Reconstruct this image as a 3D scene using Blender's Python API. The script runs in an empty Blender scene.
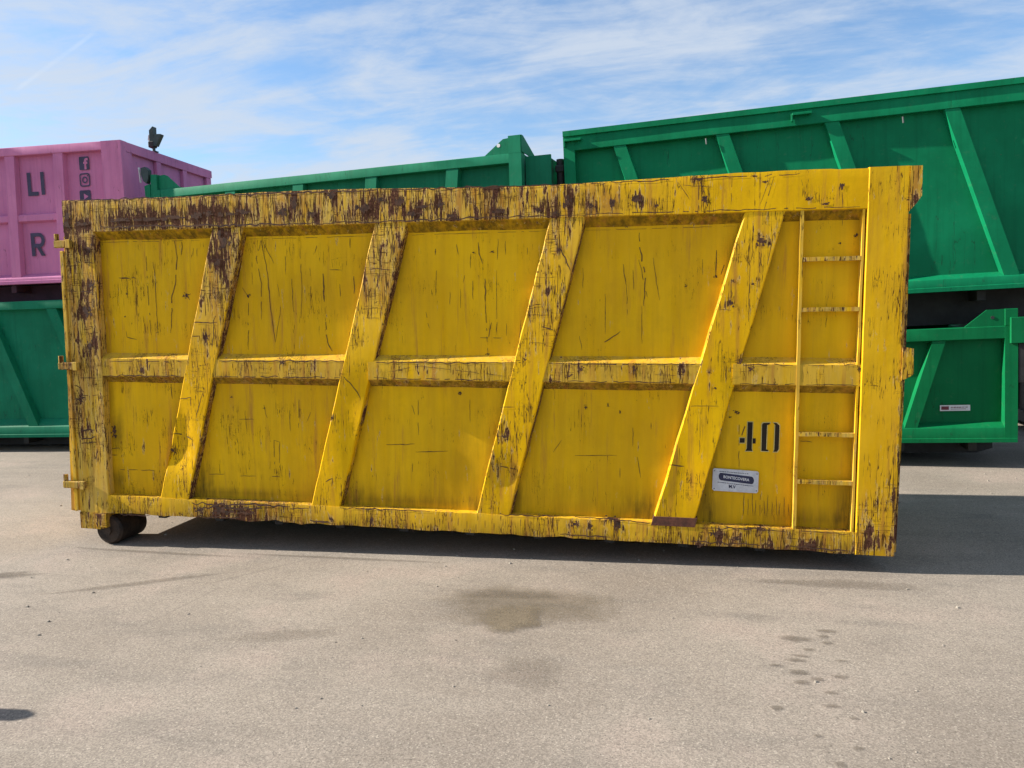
import bpy, bmesh, math, random
import numpy as np
from mathutils import Vector, Matrix, noise
random.seed(4)
sc = bpy.context.scene
COL = sc.collection
RAD = math.radians

# ------------------------------------------------------------------ camera
CAM = Vector((4.595, -5.116, 1.696))
cam_d = bpy.data.cameras.new("camera")
cam = bpy.data.objects.new("camera", cam_d)
COL.objects.link(cam)
RGT = (0.978417, 0.204192, -0.031705)
UP = (0.012842, 0.093053, 0.995578)
FWD = (-0.206239, 0.974498, -0.088423)
cam.matrix_world = Matrix(((RGT[0], UP[0], -FWD[0], CAM[0]), (RGT[1], UP[1], -FWD[1], CAM[1]), (RGT[2], UP[2], -FWD[2], CAM[2]), (0, 0, 0, 1)))
cam_d.sensor_width = 36.0
cam_d.lens = 770.0 / 1024.0 * 36.0
cam_d.clip_start = 0.05
cam_d.clip_end = 5000
sc.camera = cam
sc.render.resolution_x = 1024
sc.render.resolution_y = 768

# ------------------------------------------------------------------ light
SUN_EL = RAD(29.0)
SUN_FRONT = RAD(4.2)            # how far the sun stands in front of the yellow face
to_sun = Vector((-math.cos(SUN_EL) * math.cos(SUN_FRONT), -math.cos(SUN_EL) * math.sin(SUN_FRONT), math.sin(SUN_EL)))
sun_d = bpy.data.lights.new("sun", 'SUN')
sun_d.energy = 5.0
sun_d.angle = RAD(0.55)
sun_d.color = (1.0, 0.93, 0.82)
sun = bpy.data.objects.new("sun", sun_d)
COL.objects.link(sun)
sun.rotation_euler = to_sun.to_track_quat('Z', 'Y').to_euler()
sun.location = (-20, -3, 15)

sc.view_settings.view_transform = 'Standard'
sc.view_settings.look = 'None'
sc.view_settings.gamma = 1.0
sc.view_settings.use_curve_mapping = False
sc.view_settings.exposure = 1.15

# ------------------------------------------------------------------ node helpers
class NT:
    def __init__(s, tree):
        s.t = tree; s.n = tree.nodes; s.l = tree.links
    def node(s, typ, **kw):
        n = s.n.new(typ)
        for k, v in kw.items(): setattr(n, k, v)
        return n
    def put(s, sock, v):
        if v is None: return
        if isinstance(v, bpy.types.NodeSocket): s.l.new(v, sock)
        elif isinstance(v, (tuple, list)) and len(v) == 3 and sock.type == 'RGBA': sock.default_value = (*v, 1)
        else: sock.default_value = v
    def math(s, op, a, b=None, c=None, clamp=False):
        n = s.node('ShaderNodeMath', operation=op, use_clamp=clamp)
        s.put(n.inputs[0], a); s.put(n.inputs[1], b); s.put(n.inputs[2], c)
        return n.outputs[0]
    def vmath(s, op, a, b=None, c=None):
        n = s.node('ShaderNodeVectorMath', operation=op)
        s.put(n.inputs[0], a); s.put(n.inputs[1], b)
        if c is not None: s.put(n.inputs[2], c)
        return n.outputs['Value'] if op in ('DOT_PRODUCT', 'LENGTH', 'DISTANCE') else n.outputs[0]
    def mix(s, f, a, b, mode='MIX'):
        n = s.node('ShaderNodeMix', data_type='RGBA', blend_type=mode)
        s.put(n.inputs[0], f); s.put(n.inputs[6], a); s.put(n.inputs[7], b)
        return n.outputs[2]
    def noise(s, vec, scale=1.0, detail=4.0, rough=0.5, dist=0.0, typ=None):
        n = s.node('ShaderNodeTexNoise')
        s.put(n.inputs['Vector'], vec); n.inputs['Scale'].default_value = scale
        n.inputs['Detail'].default_value = detail; n.inputs['Roughness'].default_value = rough
        n.inputs['Distortion'].default_value = dist
        return n.outputs['Fac']
    def scale(s, vec, sx, sy, sz, off=(0, 0, 0), rot=(0, 0, 0)):
        n = s.node('ShaderNodeMapping')
        s.put(n.inputs['Vector'], vec)
        n.inputs['Location'].default_value = off; n.inputs['Rotation'].default_value = rot
        n.inputs['Scale'].default_value = (sx, sy, sz)
        return n.outputs[0]
    def ss(s, v, lo, hi, olo=0.0, ohi=1.0):
        n = s.node('ShaderNodeMapRange', interpolation_type='SMOOTHSTEP')
        s.put(n.inputs[0], v)
        for i, x in enumerate((lo, hi, olo, ohi)): s.put(n.inputs[i + 1], x)
        return n.outputs[0]

# ------------------------------------------------------------------ sky
world = bpy.data.worlds.new("World")
sc.world = world
world.use_nodes = True
W = NT(world.node_tree)
W.n.clear()
sky = W.node('ShaderNodeTexSky', sky_type='NISHITA')
sky.sun_disc = False
sky.sun_elevation = SUN_EL
sky.sun_rotation = math.atan2(to_sun.x, to_sun.y)
sky.air_density = 1.0; sky.dust_density = 0.6; sky.ozone_density = 1.6
tc = W.node('ShaderNodeTexCoord')
d = W.vmath('NORMALIZE', tc.outputs['Generated'])
sep = W.node('ShaderNodeSeparateXYZ'); W.put(sep.inputs[0], d)
zz = W.math('MAXIMUM', sep.outputs[2], 0.0)
inv = W.math('DIVIDE', 1.0, W.math('ADD', zz, 0.16))
px = W.math('MULTIPLY', sep.outputs[0], inv); py = W.math('MULTIPLY', sep.outputs[1], inv)
cb = W.node('ShaderNodeCombineXYZ'); W.put(cb.inputs[0], px); W.put(cb.inputs[1], py)
cp = cb.outputs[0]
# thin cirrus: long streaks, torn by finer noise
st = W.scale(cp, 0.75, 1.35, 1.0, off=(6.3, 2.4, 0), rot=(0, 0, RAD(-20)))
n1 = W.noise(st, 1.7, 9.0, 0.60, 0.8)
st2 = W.scale(cp, 1.2, 3.2, 1.0, off=(5.0, 1.0, 3), rot=(0, 0, RAD(-30)))
n2 = W.noise(st2, 1.5, 8.0, 0.66, 0.7)
n3 = W.noise(cp, 0.42, 3.0, 0.5, 0.2)
# more cloud towards the left (sun side), clearer towards the right
side = W.math('MULTIPLY_ADD', sep.outputs[0], -0.02, 0.0)
s_ = W.math('ADD', W.math('ADD', W.math('MULTIPLY', n1, 0.50), W.math('MULTIPLY_ADD', n2, 0.30, W.math('MULTIPLY', W.noise(W.scale(cp, 1, 1.5, 1), 4.5, 8, 0.62, 0.6), 0.20))), W.math('ADD', W.math('MULTIPLY', W.math('SUBTRACT', n3, 0.5), 0.32), side))
cov = W.ss(s_, 0.385, 0.60)
cov = W.math('MULTIPLY', cov, 0.86)
# brighter veil near the horizon
veil = W.ss(zz, 0.0, 0.40, 0.25, 0.0)
cov = W.math('SUBTRACT', 1.0, W.math('MULTIPLY', W.math('SUBTRACT', 1.0, cov), W.math('SUBTRACT', 1.0, veil)))
# contrail: a thin band along a great circle
tr = W.math('ABSOLUTE', W.vmath('DOT_PRODUCT', d, (0.350716, 0.590244, -0.727056)))
ta = W.math('ABSOLUTE', W.vmath('DOT_PRODUCT', W.vmath('SUBTRACT', d, (-0.631937, 0.722125, 0.281409)), (0.691126, 0.360759, 0.626258)))
trail = W.math('MULTIPLY', W.ss(tr, 0.0030, 0.0004), W.ss(ta, 0.0549, 0.0412))
trail = W.math('MULTIPLY', trail, W.ss(W.noise(d, 30, 3, 0.5), 0.3, 0.6, 0.45, 1.0))
skyc = W.mix(1.0, sky.outputs[0], (0.80, 0.98, 1.13), 'MULTIPLY')
col = W.mix(cov, skyc, (3.75, 4.2, 4.85))
col = W.mix(W.math('MULTIPLY', trail, 0.27), col, (4.5, 5.0, 5.6))
bg = W.node('ShaderNodeBackground'); W.put(bg.inputs[0], col); bg.inputs[1].default_value = 0.079
wo = W.node('ShaderNodeOutputWorld'); W.l.new(bg.outputs[0], wo.inputs[0])

# ------------------------------------------------------------------ materials
def new_mat(name):
    m = bpy.data.materials.new(name); m.use_nodes = True
    t = NT(m.node_tree); t.n.clear()
    bs = t.node('ShaderNodeBsdfPrincipled'); o = t.node('ShaderNodeOutputMaterial')
    t.l.new(bs.outputs[0], o.inputs[0])
    return m, t, bs, o

def plain(name, color, rough=0.6, metal=0.0, var=0.25, bump=0.0, scale=6.0):
    m, t, bs, o = new_mat(name)
    c = t.node('ShaderNodeTexCoord').outputs['Object']
    n = t.noise(c, scale, 6, 0.6)
    f = t.ss(n, 0.3, 0.7, 1 - var, 1 + var)
    cc = t.vmath('SCALE', (color[0], color[1], color[2])); 
    cc.node.inputs[0].default_value = color; t.put(cc.node.inputs['Scale'], f)
    t.l.new(cc, bs.inputs['Base Color'])
    bs.inputs['Roughness'].default_value = rough; bs.inputs['Metallic'].default_value = metal
    if bump:
        b = t.node('ShaderNodeBump'); b.inputs['Strength'].default_value = bump; b.inputs['Distance'].default_value = 0.01
        t.put(b.inputs['Height'], t.noise(c, scale * 6, 5, 0.6)); t.l.new(b.outputs[0], bs.inputs['Normal'])
    return m

def yellow_material():
    m, t, bs, o = new_mat('worn_yellow_paint')
    c = t.node('ShaderNodeTexCoord').outputs['Object']
    at = t.node('ShaderNodeAttribute', attribute_name='wear')
    wr = t.node('ShaderNodeSeparateColor'); t.l.new(at.outputs['Color'], wr.inputs[0])
    wear, grime_shade, fade = wr.outputs[0], wr.outputs[1], wr.outputs[2]  # also hold the shade painted on rib flanks and rail undersides
    # paint
    big = t.noise(c, 1.3, 4, 0.55)
    paint = t.mix(t.ss(big, 0.35, 0.65), (0.78, 0.432, 0.002), (0.90, 0.525, 0.003))
    vst = t.noise(t.scale(c, 16, 16, 0.7), 1.0, 5, 0.6)
    paint = t.mix(t.ss(vst, 0.36, 0.7, 0.0, 0.45), paint, (0.68, 0.355, 0.003))
    mott = t.noise(c, 9.0, 7, 0.65)
    paint = t.mix(t.ss(mott, 0.45, 0.75, 0.0, 0.3), paint, (0.63, 0.335, 0.006))
    # faded, chalky paint
    fn = t.noise(t.scale(c, 14, 14, 2.5), 1.0, 6, 0.6)
    paint = t.mix(t.math('MULTIPLY', fade, t.ss(fn, 0.25, 0.6)), paint, (0.62, 0.42, 0.10))
    # grime and painted shade : brown-olive film, streaky
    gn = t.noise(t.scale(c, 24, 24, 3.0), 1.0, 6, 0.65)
    gm = t.math('MULTIPLY', grime_shade, t.ss(gn, 0.25, 0.68, 0.45, 1.0))
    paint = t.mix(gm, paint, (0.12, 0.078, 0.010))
    # orange rust bleeding
    hn = t.noise(t.scale(c, 20, 20, 1.6, off=(3, 1, 7)), 1.0, 6, 0.6)
    hm = t.math('MULTIPLY', t.ss(t.math('MULTIPLY_ADD', wear, 0.22, hn), 0.60, 0.82), 0.7)
    paint = t.mix(hm, paint, (0.40, 0.17, 0.035))
    # long vertical scratches (thin vein lines of a stretched noise)
    def veins(vec, seedscale, width, lo, hi):
        v = t.noise(vec, seedscale, 3, 0.55)
        a = t.math('ABSOLUTE', t.math('SUBTRACT', v, 0.5))
        w = t.math('MULTIPLY', wear, width)
        line = t.math('LESS_THAN', a, w)
        gate = t.noise(c, 5.0 * seedscale, 3, 0.5)
        g = t.ss(t.math('MULTIPLY_ADD', wear, 0.30, gate), lo, hi)
        return t.math('MULTIPLY', line, g)
    s1 = veins(t.scale(c, 30, 30, 1.3, off=(1, 2, 3)), 1.0, 0.017, 0.56, 0.66)
    s2 = veins(t.scale(c, 52, 52, 3.6, off=(9, 2, 5)), 1.0, 0.022, 0.65, 0.72)
    s3 = veins(t.scale(c, 1.6, 1.6, 26, off=(4, 2, 1)), 1.0, 0.006, 0.70, 0.76)
    sm = t.math('MAXIMUM', t.math('MAXIMUM', s1, s2), s3)
    # rust patches: vertically drawn blotches with ragged rims
    r1 = t.noise(t.scale(c, 19, 19, 4.2), 1.0, 9, 0.68, 0.25)
    r2 = t.noise(t.scale(c, 55, 55, 7.0, off=(7, 7, 7)), 1.0, 7, 0.65)
    rv = t.math('ADD', t.math('MULTIPLY', r1, 0.62), t.math('MULTIPLY', r2, 0.38))
    rv = t.math('MULTIPLY_ADD', t.math('POWER', wear, 1.3), 0.145, rv)
    rust = t.ss(rv, 0.655, 0.672)
    rim = t.math('MULTIPLY', t.ss(rv, 0.625, 0.645), t.math('SUBTRACT', 1.0, rust))
    rc = t.mix(t.ss(t.noise(c, 60, 6, 0.7), 0.35, 0.65), (0.050, 0.021, 0.014), (0.165, 0.072, 0.042))
    colr = t.mix(t.math('MULTIPLY', rim, 0.55), paint, (0.64, 0.45, 0.17))
    colr = t.mix(rust, colr, rc)
    colr = t.mix(t.math('MULTIPLY', sm, 0.88), colr, (0.060, 0.025, 0.012))
    t.l.new(colr, bs.inputs['Base Color'])
    bad = t.math('MAXIMUM', rust, sm)
    rg = t.math('MULTIPLY_ADD', bad, 0.38, 0.46)
    rg = t.math('ADD', rg, t.math('MULTIPLY', gm, 0.3))
    t.put(bs.inputs['Roughness'], rg)
    bs.inputs['Specular IOR Level'].default_value = 0.08
    h = t.math('ADD', t.math('MULTIPLY', bad, -0.6), t.math('MULTIPLY', t.noise(c, 55, 6, 0.6), 0.12))
    h = t.math('ADD', h, t.math('MULTIPLY', t.noise(c, 6, 3, 0.5), 1.0))
    b = t.node('ShaderNodeBump'); b.inputs['Strength'].default_value = 0.55; b.inputs['Distance'].default_value = 0.004
    t.put(b.inputs['Height'], h); t.l.new(b.outputs[0], bs.inputs['Normal'])
    return m

def painted(name, base, alt, rough=0.42, chips=0.0):
    m, t, bs, o = new_mat(name)
    c = t.node('ShaderNodeTexCoord').outputs['Object']
    n = t.noise(c, 1.7, 5, 0.6)
    cc = t.mix(t.ss(n, 0.35, 0.68), base, alt)
    v = t.noise(t.scale(c, 22, 22, 0.9), 1.0, 5, 0.6)
    cc = t.mix(t.ss(v, 0.45, 0.75, 0, 0.35), cc, tuple(x * 0.62 for x in base))
    ve = t.noise(t.scale(c, 9, 9, 0.9, off=(5, 5, 5)), 1.0, 3, 0.5)
    ln = t.math('MULTIPLY', t.math('LESS_THAN', t.math('ABSOLUTE', t.math('SUBTRACT', ve, 0.5)), 0.004), t.ss(t.noise(c, 2.2, 3, 0.5), 0.52, 0.6))
    cc = t.mix(t.math('MULTIPLY', ln, 0.55), cc, tuple(x * 0.25 + 0.01 for x in base))
    du = t.noise(c, 12.0, 7, 0.7)
    cc = t.mix(t.ss(du, 0.55, 0.85, 0, 0.2), cc, (0.22, 0.21, 0.17))
    ch = t.ss(t.noise(t.scale(c, 26, 26, 18), 1.0, 8, 0.7), 0.715 - chips, 0.73 - chips)
    cc = t.mix(ch, cc, (0.09, 0.05, 0.035))
    t.l.new(cc, bs.inputs['Base Color'])
    t.put(bs.inputs['Roughness'], t.math('MULTIPLY_ADD', du, 0.3, rough - 0.05))
    bs.inputs['Specular IOR Level'].default_value = 0.09
    b = t.node('ShaderNodeBump'); b.inputs['Strength'].default_value = 0.35; b.inputs['Distance'].default_value = 0.006
    t.put(b.inputs['Height'], t.noise(c, 4.5, 5, 0.55)); t.l.new(b.outputs[0], bs.inputs['Normal'])
    return m

def asphalt(name, stain=False, tint=(1, 1, 1)):
    m, t, bs, o = new_mat(name)
    c = t.node('ShaderNodeNewGeometry').outputs['Position']
    big = t.noise(c, 0.55, 6, 0.6)
    mid = t.noise(t.scale(c, 1.0, 2.6, 1.0), 1.7, 7, 0.62, 0.3)
    cc = t.mix(t.ss(big, 0.32, 0.7), (0.212, 0.180, 0.148), (0.272, 0.236, 0.197))
    cc = t.mix(t.ss(mid, 0.48, 0.78, 0, 0.55), cc, (0.150, 0.134, 0.117))
    strk = t.noise(t.scale(c, 0.30, 3.2, 1.0, rot=(0, 0, RAD(4))), 1.0, 6, 0.6, 0.4)
    cc = t.mix(t.ss(strk, 0.52, 0.72, 0, 0.38), cc, (0.165, 0.145, 0.125))
    cc = t.mix(t.ss(strk, 0.46, 0.30, 0, 0.30), cc, (0.33, 0.29, 0.243))
    pk_ = t.noise(c, 1.1, 4, 0.6)
    cc = t.mix(t.ss(pk_, 0.52, 0.70, 0, 0.35), cc, (0.33, 0.255, 0.215))
    mid2 = t.noise(c, 7.0, 6, 0.7)
    cc = t.mix(t.ss(mid2, 0.55, 0.8, 0, 0.45), cc, (0.315, 0.275, 0.228))
    # aggregate
    vo = t.node('ShaderNodeTexVoronoi'); t.put(vo.inputs['Vector'], c); vo.inputs['Scale'].default_value = 165
    sepc = t.node('ShaderNodeSeparateColor'); t.l.new(vo.outputs['Color'], sepc.inputs[0])
    ag = t.ss(sepc.outputs[0], 0.0, 1.0, 0.79, 1.21)
    sc_ = t.vmath('SCALE', cc); t.put(sc_.node.inputs['Scale'], ag)
    fine = t.noise(c, 420, 3, 0.6)
    sc2 = t.vmath('SCALE', sc_); t.put(sc2.node.inputs['Scale'], t.ss(fine, 0.3, 0.7, 0.82, 1.18))
    cc = sc2
    dark = t.ss(sepc.outputs[1], 0.955, 0.975, 0, 0.5)
    cc = t.mix(dark, cc, (0.07, 0.062, 0.055))
    lt = t.ss(sepc.outputs[2], 0.95, 0.975, 0, 0.5)
    cc = t.mix(lt, cc, (0.46, 0.41, 0.34))
    # hairline cracks, rare
    vc = t.node('ShaderNodeTexVoronoi', feature='DISTANCE_TO_EDGE')
    wv = t.vmath('ADD', c, None); t.put(wv.node.inputs[1], t.vmath('SCALE', t.node('ShaderNodeTexNoise').outputs['Color']))
    t.put(vc.inputs['Vector'], t.scale(c, 0.35, 0.6, 1)); vc.inputs['Scale'].default_value = 1.0
    crk = t.math('MULTIPLY', t.ss(vc.outputs['Distance'], 0.004, 0.0), t.ss(t.noise(c, 0.8, 3, 0.5), 0.55, 0.65))
    cc = t.mix(t.math('MULTIPLY', crk, 0.25), cc, (0.08, 0.07, 0.06))
    if stain:
        cc = t.mix(1.0, cc, tint, 'MULTIPLY')
        at = t.node('ShaderNodeAttribute', attribute_name='wear')
        s2 = t.node('ShaderNodeSeparateColor'); t.l.new(at.outputs['Color'], s2.inputs[0])
        al = t.ss(t.math('ADD', s2.outputs[0], t.math('MULTIPLY', t.math('SUBTRACT', t.noise(c, 9, 8, 0.75), 0.5), 1.2)), 0.05, 1.1)
        t.put(bs.inputs['Alpha'], t.math('MULTIPLY', al, s2.outputs[1]))
    t.l.new(cc, bs.inputs['Base Color'])
    bs.inputs['Roughness'].default_value = 0.88
    bs.inputs['Specular IOR Level'].default_value = 0.25
    h = t.math('ADD', t.math('MULTIPLY', sepc.outputs[0], 0.5), t.math('MULTIPLY', fine, 0.7))
    b = t.node('ShaderNodeBump'); b.inputs['Strength'].default_value = 0.5; b.inputs['Distance'].default_value = 0.003
    t.put(b.inputs['Height'], h); t.l.new(b.outputs[0], bs.inputs['Normal'])
    return m

M_Y = yellow_material()
M_RUST = plain('dark_rust', (0.072, 0.030, 0.014), 0.85, var=0.6, scale=30)
M_RUSTP = plain('brown_rust_plate', (0.10, 0.032, 0.016), 0.8, var=0.4, scale=24, bump=0.3)
M_ROLL = plain('dirty_steel_roller', (0.034, 0.020, 0.012), 0.75, 0.2, var=0.6, scale=14, bump=0.6)
M_UNDER = plain('dark_underframe_paint', (0.02, 0.02, 0.02), 0.75, var=0.4)
M_GR = painted('green_paint', (0.003, 0.160, 0.066), (0.005, 0.210, 0.088), chips=.006)
M_GD = painted('deep_green_paint', (0.003, 0.135, 0.045), (0.005, 0.165, 0.055))
M_GL = painted('teal_green_paint', (0.005, 0.145, 0.075), (0.008, 0.185, 0.098))
M_GM = painted('weathered_green_paint', (0.008, 0.155, 0.078), (0.014, 0.20, 0.105), chips=0.01)
M_PK = painted('pink_paint', (0.50, 0.17, 0.33), (0.56, 0.20, 0.375), rough=0.5)
M_NAVY = plain('navy_lettering', (0.040, 0.030, 0.075), 0.6)
M_BLACK = plain('black_stencil_paint', (0.014, 0.009, 0.004), 0.9)
M_WHITE = plain('white_enamel', (0.66, 0.66, 0.68), 0.45, var=0.08)
M_PLAQ = plain('greyish_white_enamel', (0.52, 0.52, 0.54), 0.5, var=0.12, scale=30)
M_BLUE = plain('dark_blue_print', (0.012, 0.014, 0.05), 0.5)
M_RED = plain('dark_red_print', (0.16, 0.02, 0.035), 0.5)
M_GHOST = plain('pale_overspray', (0.52, 0.42, 0.14), 0.6)
M_STEEL = plain('dull_steel', (0.16, 0.165, 0.16), 0.5, 0.6)
M_DK = plain('dark_green_grey_metal', (0.022, 0.040, 0.038), 0.5, 0.2)
M_PALEHINGE = M_Y
M_STONE = plain('grey_grit', (0.27, 0.24, 0.20), 0.9, var=0.5, scale=60)
M_GROUND = asphalt('dusty_asphalt')
M_STAIN = asphalt('oil_darkened_asphalt', True, (0.52, 0.50, 0.47))
M_STAIN2 = asphalt('damp_ochre_asphalt', True, (0.80, 0.76, 0.64))

# ------------------------------------------------------------------ object helpers
def link(o, parent=None):
    COL.objects.link(o)
    if parent: o.parent = parent
    return o
def empty(name, label, cat, loc=(0, 0, 0), rot=(0, 0, 0), group=None):
    o = bpy.data.objects.new(name, None); o.empty_display_size = 0.3
    o.location = loc; o.rotation_euler = rot
    o['label'] = label; o['category'] = cat
    if group: o['group'] = group
    return link(o)
def mesh_obj(name, bm, mat, parent=None, sharp=35, wearf=None, label=None, kind=None):
    me = bpy.data.meshes.new(name)
    bmesh.ops.recalc_face_normals(bm, faces=bm.faces) if wearf != 'keep' else None
    bm.to_mesh(me); bm.free()
    me.materials.append(mat)
    for p in me.polygons: p.use_smooth = True
    me.set_sharp_from_angle(angle=RAD(sharp))
    o = bpy.data.objects.new(name, me)
    if callable(wearf):
        a = me.attributes.new('wear', 'FLOAT_COLOR', 'POINT')
        for i, v in enumerate(me.vertices): a.data[i].color = (*wearf(v.co), 1.0)
    if label: o['label'] = label
    if kind: o['kind'] = kind
    return link(o, parent)
def add_box(bm, x0, x1, y0, y1, z0, z1, bev=0.0):
    n0 = len(bm.verts)
    vs = [bm.verts.new((x, y, z)) for x in (x0, x1) for y in (y0, y1) for z in (z0, z1)]
    f = [(0, 1, 3, 2), (4, 6, 7, 5), (0, 4, 5, 1), (2, 3, 7, 6), (0, 2, 6, 4), (1, 5, 7, 3)]
    fs = [bm.faces.new([vs[i] for i in q]) for q in f]
    if bev:
        ed = list({e for q in fs for e in q.edges})
        bmesh.ops.bevel(bm, geom=ed, offset=bev, segments=1, affect='EDGES')
def box_obj(name, x0, x1, y0, y1, z0, z1, mat, parent, bev=0.004, **kw):
    bm = bmesh.new(); add_box(bm, x0, x1, y0, y1, z0, z1, bev)
    return mesh_obj(name, bm, mat, parent, **kw)
def loft(rows, close=True, caps=True):
    """rows of equally many points; close joins the last point of a row to its first"""
    bm = bmesh.new()
    vr = [[bm.verts.new(p) for p in r] for r in rows]
    n = len(rows[0])
    for a, b in zip(vr[:-1], vr[1:]):
        for i in range(n if close else n - 1):
            j = (i + 1) % n
            try: bm.faces.new((a[i], a[j], b[j], b[i]))
            except ValueError: pass
    if close and caps:
        bm.faces.new(vr[0]); bm.faces.new(list(reversed(vr[-1])))
    return bm
def prism(pts, y0, y1):
    """outline in x,z drawn from y0 to y1"""
    bm = bmesh.new()
    a = [bm.verts.new((x, y0, z)) for x, z in pts]; b = [bm.verts.new((x, y1, z)) for x, z in pts]
    n = len(pts)
    bm.faces.new(a); bm.faces.new(list(reversed(b)))
    for i in range(n): bm.faces.new((a[i], b[i], b[(i + 1) % n], a[(i + 1) % n]))
    return bm
def add_cyl(bm, p0, p1, r0, r1=None, seg=24):
    r1 = r0 if r1 is None else r1
    p0 = Vector(p0); p1 = Vector(p1); ax = (p1 - p0).normalized()
    u = ax.orthogonal().normalized(); v = ax.cross(u)
    A = [bm.verts.new(p0 + (u * math.cos(t) + v * math.sin(t)) * r0) for t in [2 * math.pi * k / seg for k in range(seg)]]
    B = [bm.verts.new(p1 + (u * math.cos(t) + v * math.sin(t)) * r1) for t in [2 * math.pi * k / seg for k in range(seg)]]
    bm.faces.new(list(reversed(A))); bm.faces.new(B)
    for i in range(seg): bm.faces.new((A[i], A[(i + 1) % seg], B[(i + 1) % seg], B[i]))
def N(x, y=0.0, z=0.0): return noise.noise(Vector((x, y, z)))
def lerp(a, b, t): return a + (b - a) * t
def sst(x, a, b):
    t = max(0.0, min(1.0, (x - a) / (b - a))); return t * t * (3 - 2 * t)
def span(a, b, step):
    n = max(1, int(math.ceil(abs(b - a) / step))); return [lerp(a, b, i / n) for i in range(n + 1)]

# =================================================================== GROUND
bm = bmesh.new()
xs = [-2500, -600, -150, -40, -14, -6, 0, 6, 12, 22, 60, 200, 700, 2500]
ys = [-2500, -600, -150, -40, -14, -6, 0, 6, 12, 22, 60, 200, 700, 2500]
g = [[bm.verts.new((x, y, 0)) for x in xs] for y in ys]
for j in range(len(ys) - 1):
    for i in range(len(xs) - 1): bm.faces.new((g[j][i], g[j][i + 1], g[j + 1][i + 1], g[j + 1][i]))
ground = mesh_obj('ground', bm, M_GROUND, kind='structure')
ground['label'] = 'pale dusty asphalt of the storage yard'

def stain(cx, cy, rx, ry, mat, strength=1.0, rot=0.0, seed=0, z=0.004):
    bm = bmesh.new(); c = bm.verts.new((cx, cy, z)); rings = []
    K = 28
    for q, f in enumerate((0.35, 0.65, 0.85, 1.0)):
        ring = []
        for k in range(K):
            t = 2 * math.pi * k / K
            r = f * (1 + 0.35 * N(math.cos(t) * 1.5 + seed, math.sin(t) * 1.5, seed * 3.1))
            x, y = rx * r * math.cos(t), ry * r * math.sin(t)
            ring.append(bm.verts.new((cx + x * math.cos(rot) - y * math.sin(rot), cy + x * math.sin(rot) + y * math.cos(rot), z)))
        rings.append(ring)
    for k in range(K): bm.faces.new((c, rings[0][k], rings[0][(k + 1) % K]))
    for a, b in zip(rings[:-1], rings[1:]):
        for k in range(K): bm.faces.new((a[k], b[k], b[(k + 1) % K], a[(k + 1) % K]))
    vals = [1.0] + [0.95] * K + [0.7] * K + [0.35] * K + [0.0] * K
    it = iter(vals)
    me = bpy.data.meshes.new('ground_stain')
    bm.verts.index_update(); bm.to_mesh(me); bm.free(); me.materials.append(mat)
    a = me.attributes.new('wear', 'FLOAT_COLOR', 'POINT')
    for i, v in enumerate(vals): a.data[i].color = (v, strength, 0, 1)
    return link(bpy.data.objects.new('ground_stain', me), ground)
stain(3.72, -0.80, 0.66, 0.36, M_STAIN2, 0.42, seed=1)
stain(3.55, -0.66, 0.40, 0.10, M_STAIN, 0.22, seed=8, z=0.008)
stain(3.70, -1.02, 0.20, 0.25, M_STAIN2, 0.8, seed=3, z=0.008)
stain(3.90, -1.66, 0.24, 0.20, M_STAIN, 0.2, seed=2)
stain(2.48, -1.42, 0.34, 0.10, M_STAIN, 0.2, rot=0.3, seed=5)
stain(5.55, -0.25, 0.55, 0.10, M_STAIN, 0.25, seed=6)
stain(-0.1, -0.75, 0.5, 0.08, M_STAIN, 0.45, rot=0.25, seed=9)
stain(1.1, -0.75, 0.6, 0.05, M_STAIN, 0.3, rot=0.5, seed=10)
stain(0.75, -0.12, 0.9, 0.035, M_STAIN, 0.3, rot=-0.05, seed=12)
stain(2.3, -0.10, 0.9, 0.03, M_STAIN, 0.3, rot=-0.03, seed=13)
for k, (x, y, rx, ry) in enumerate([(5.36, -0.98, .045, .022), (5.33, -1.05, .03, .02), (5.18, -1.10, .08, .035), (5.33, -1.13, .03, .018), (5.23, -1.22, .03, .016), (5.18, -1.30, .04, .015), (5.15, -1.35, .045, .02), (5.36, -1.33, .028, .012), (5.05, -1.42, .03, .014), (5.14, -1.48, .045, .028), (5.32, -1.50, .032, .02), (5.21, -1.54, .03, .018), (5.145, -1.58, .036, .022), (5.25, -1.66, .03, .016), (5.23, -1.78, .032, .014), (5.0, -1.83, .028, .02), (5.30, -1.87, .02, .01), (5.13, -2.03, .014, .01), (5.27, -2.10, .022, .015), (5.18, -2.22, .02, .02)]):
    stain(x, y, rx * 1.25, ry * 1.35, M_STAIN, 0.42, seed=20 + k, z=0.004 + 0.0004 * (k % 3))

# scattered grit
bm = bmesh.new()
rg = random.Random(11)
for k in range(420):
    x = rg.uniform(-3, 9); y = rg.uniform(-3.2, 3.2); r = rg.choice([.003, .004, .005, .007, .010]) 
    if y < -1.5: r *= 0.8
    n = 7; ph = rg.random() * 6.3
    top = bm.verts.new((x, y, r * 1.1))
    ring = [bm.verts.new((x + r * rg.uniform(.7, 1.2) * math.cos(ph + 6.283 * i / n), y + r * rg.uniform(.7, 1.2) * math.sin(ph + 6.283 * i / n), 0.0005)) for i in range(n)]
    mid = [bm.verts.new((x + (v.co.x - x) * .8, y + (v.co.y - y) * .8, r * .8)) for v in ring]
    for i in range(n):
        j = (i + 1) % n
        bm.faces.new((ring[i], ring[j], mid[j], mid[i])); bm.faces.new((mid[i], mid[j], top))
grit = mesh_obj('grit', bm, M_STONE, kind='stuff')
grit['label'] = 'small scattered grit and stones on the asphalt'

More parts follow.
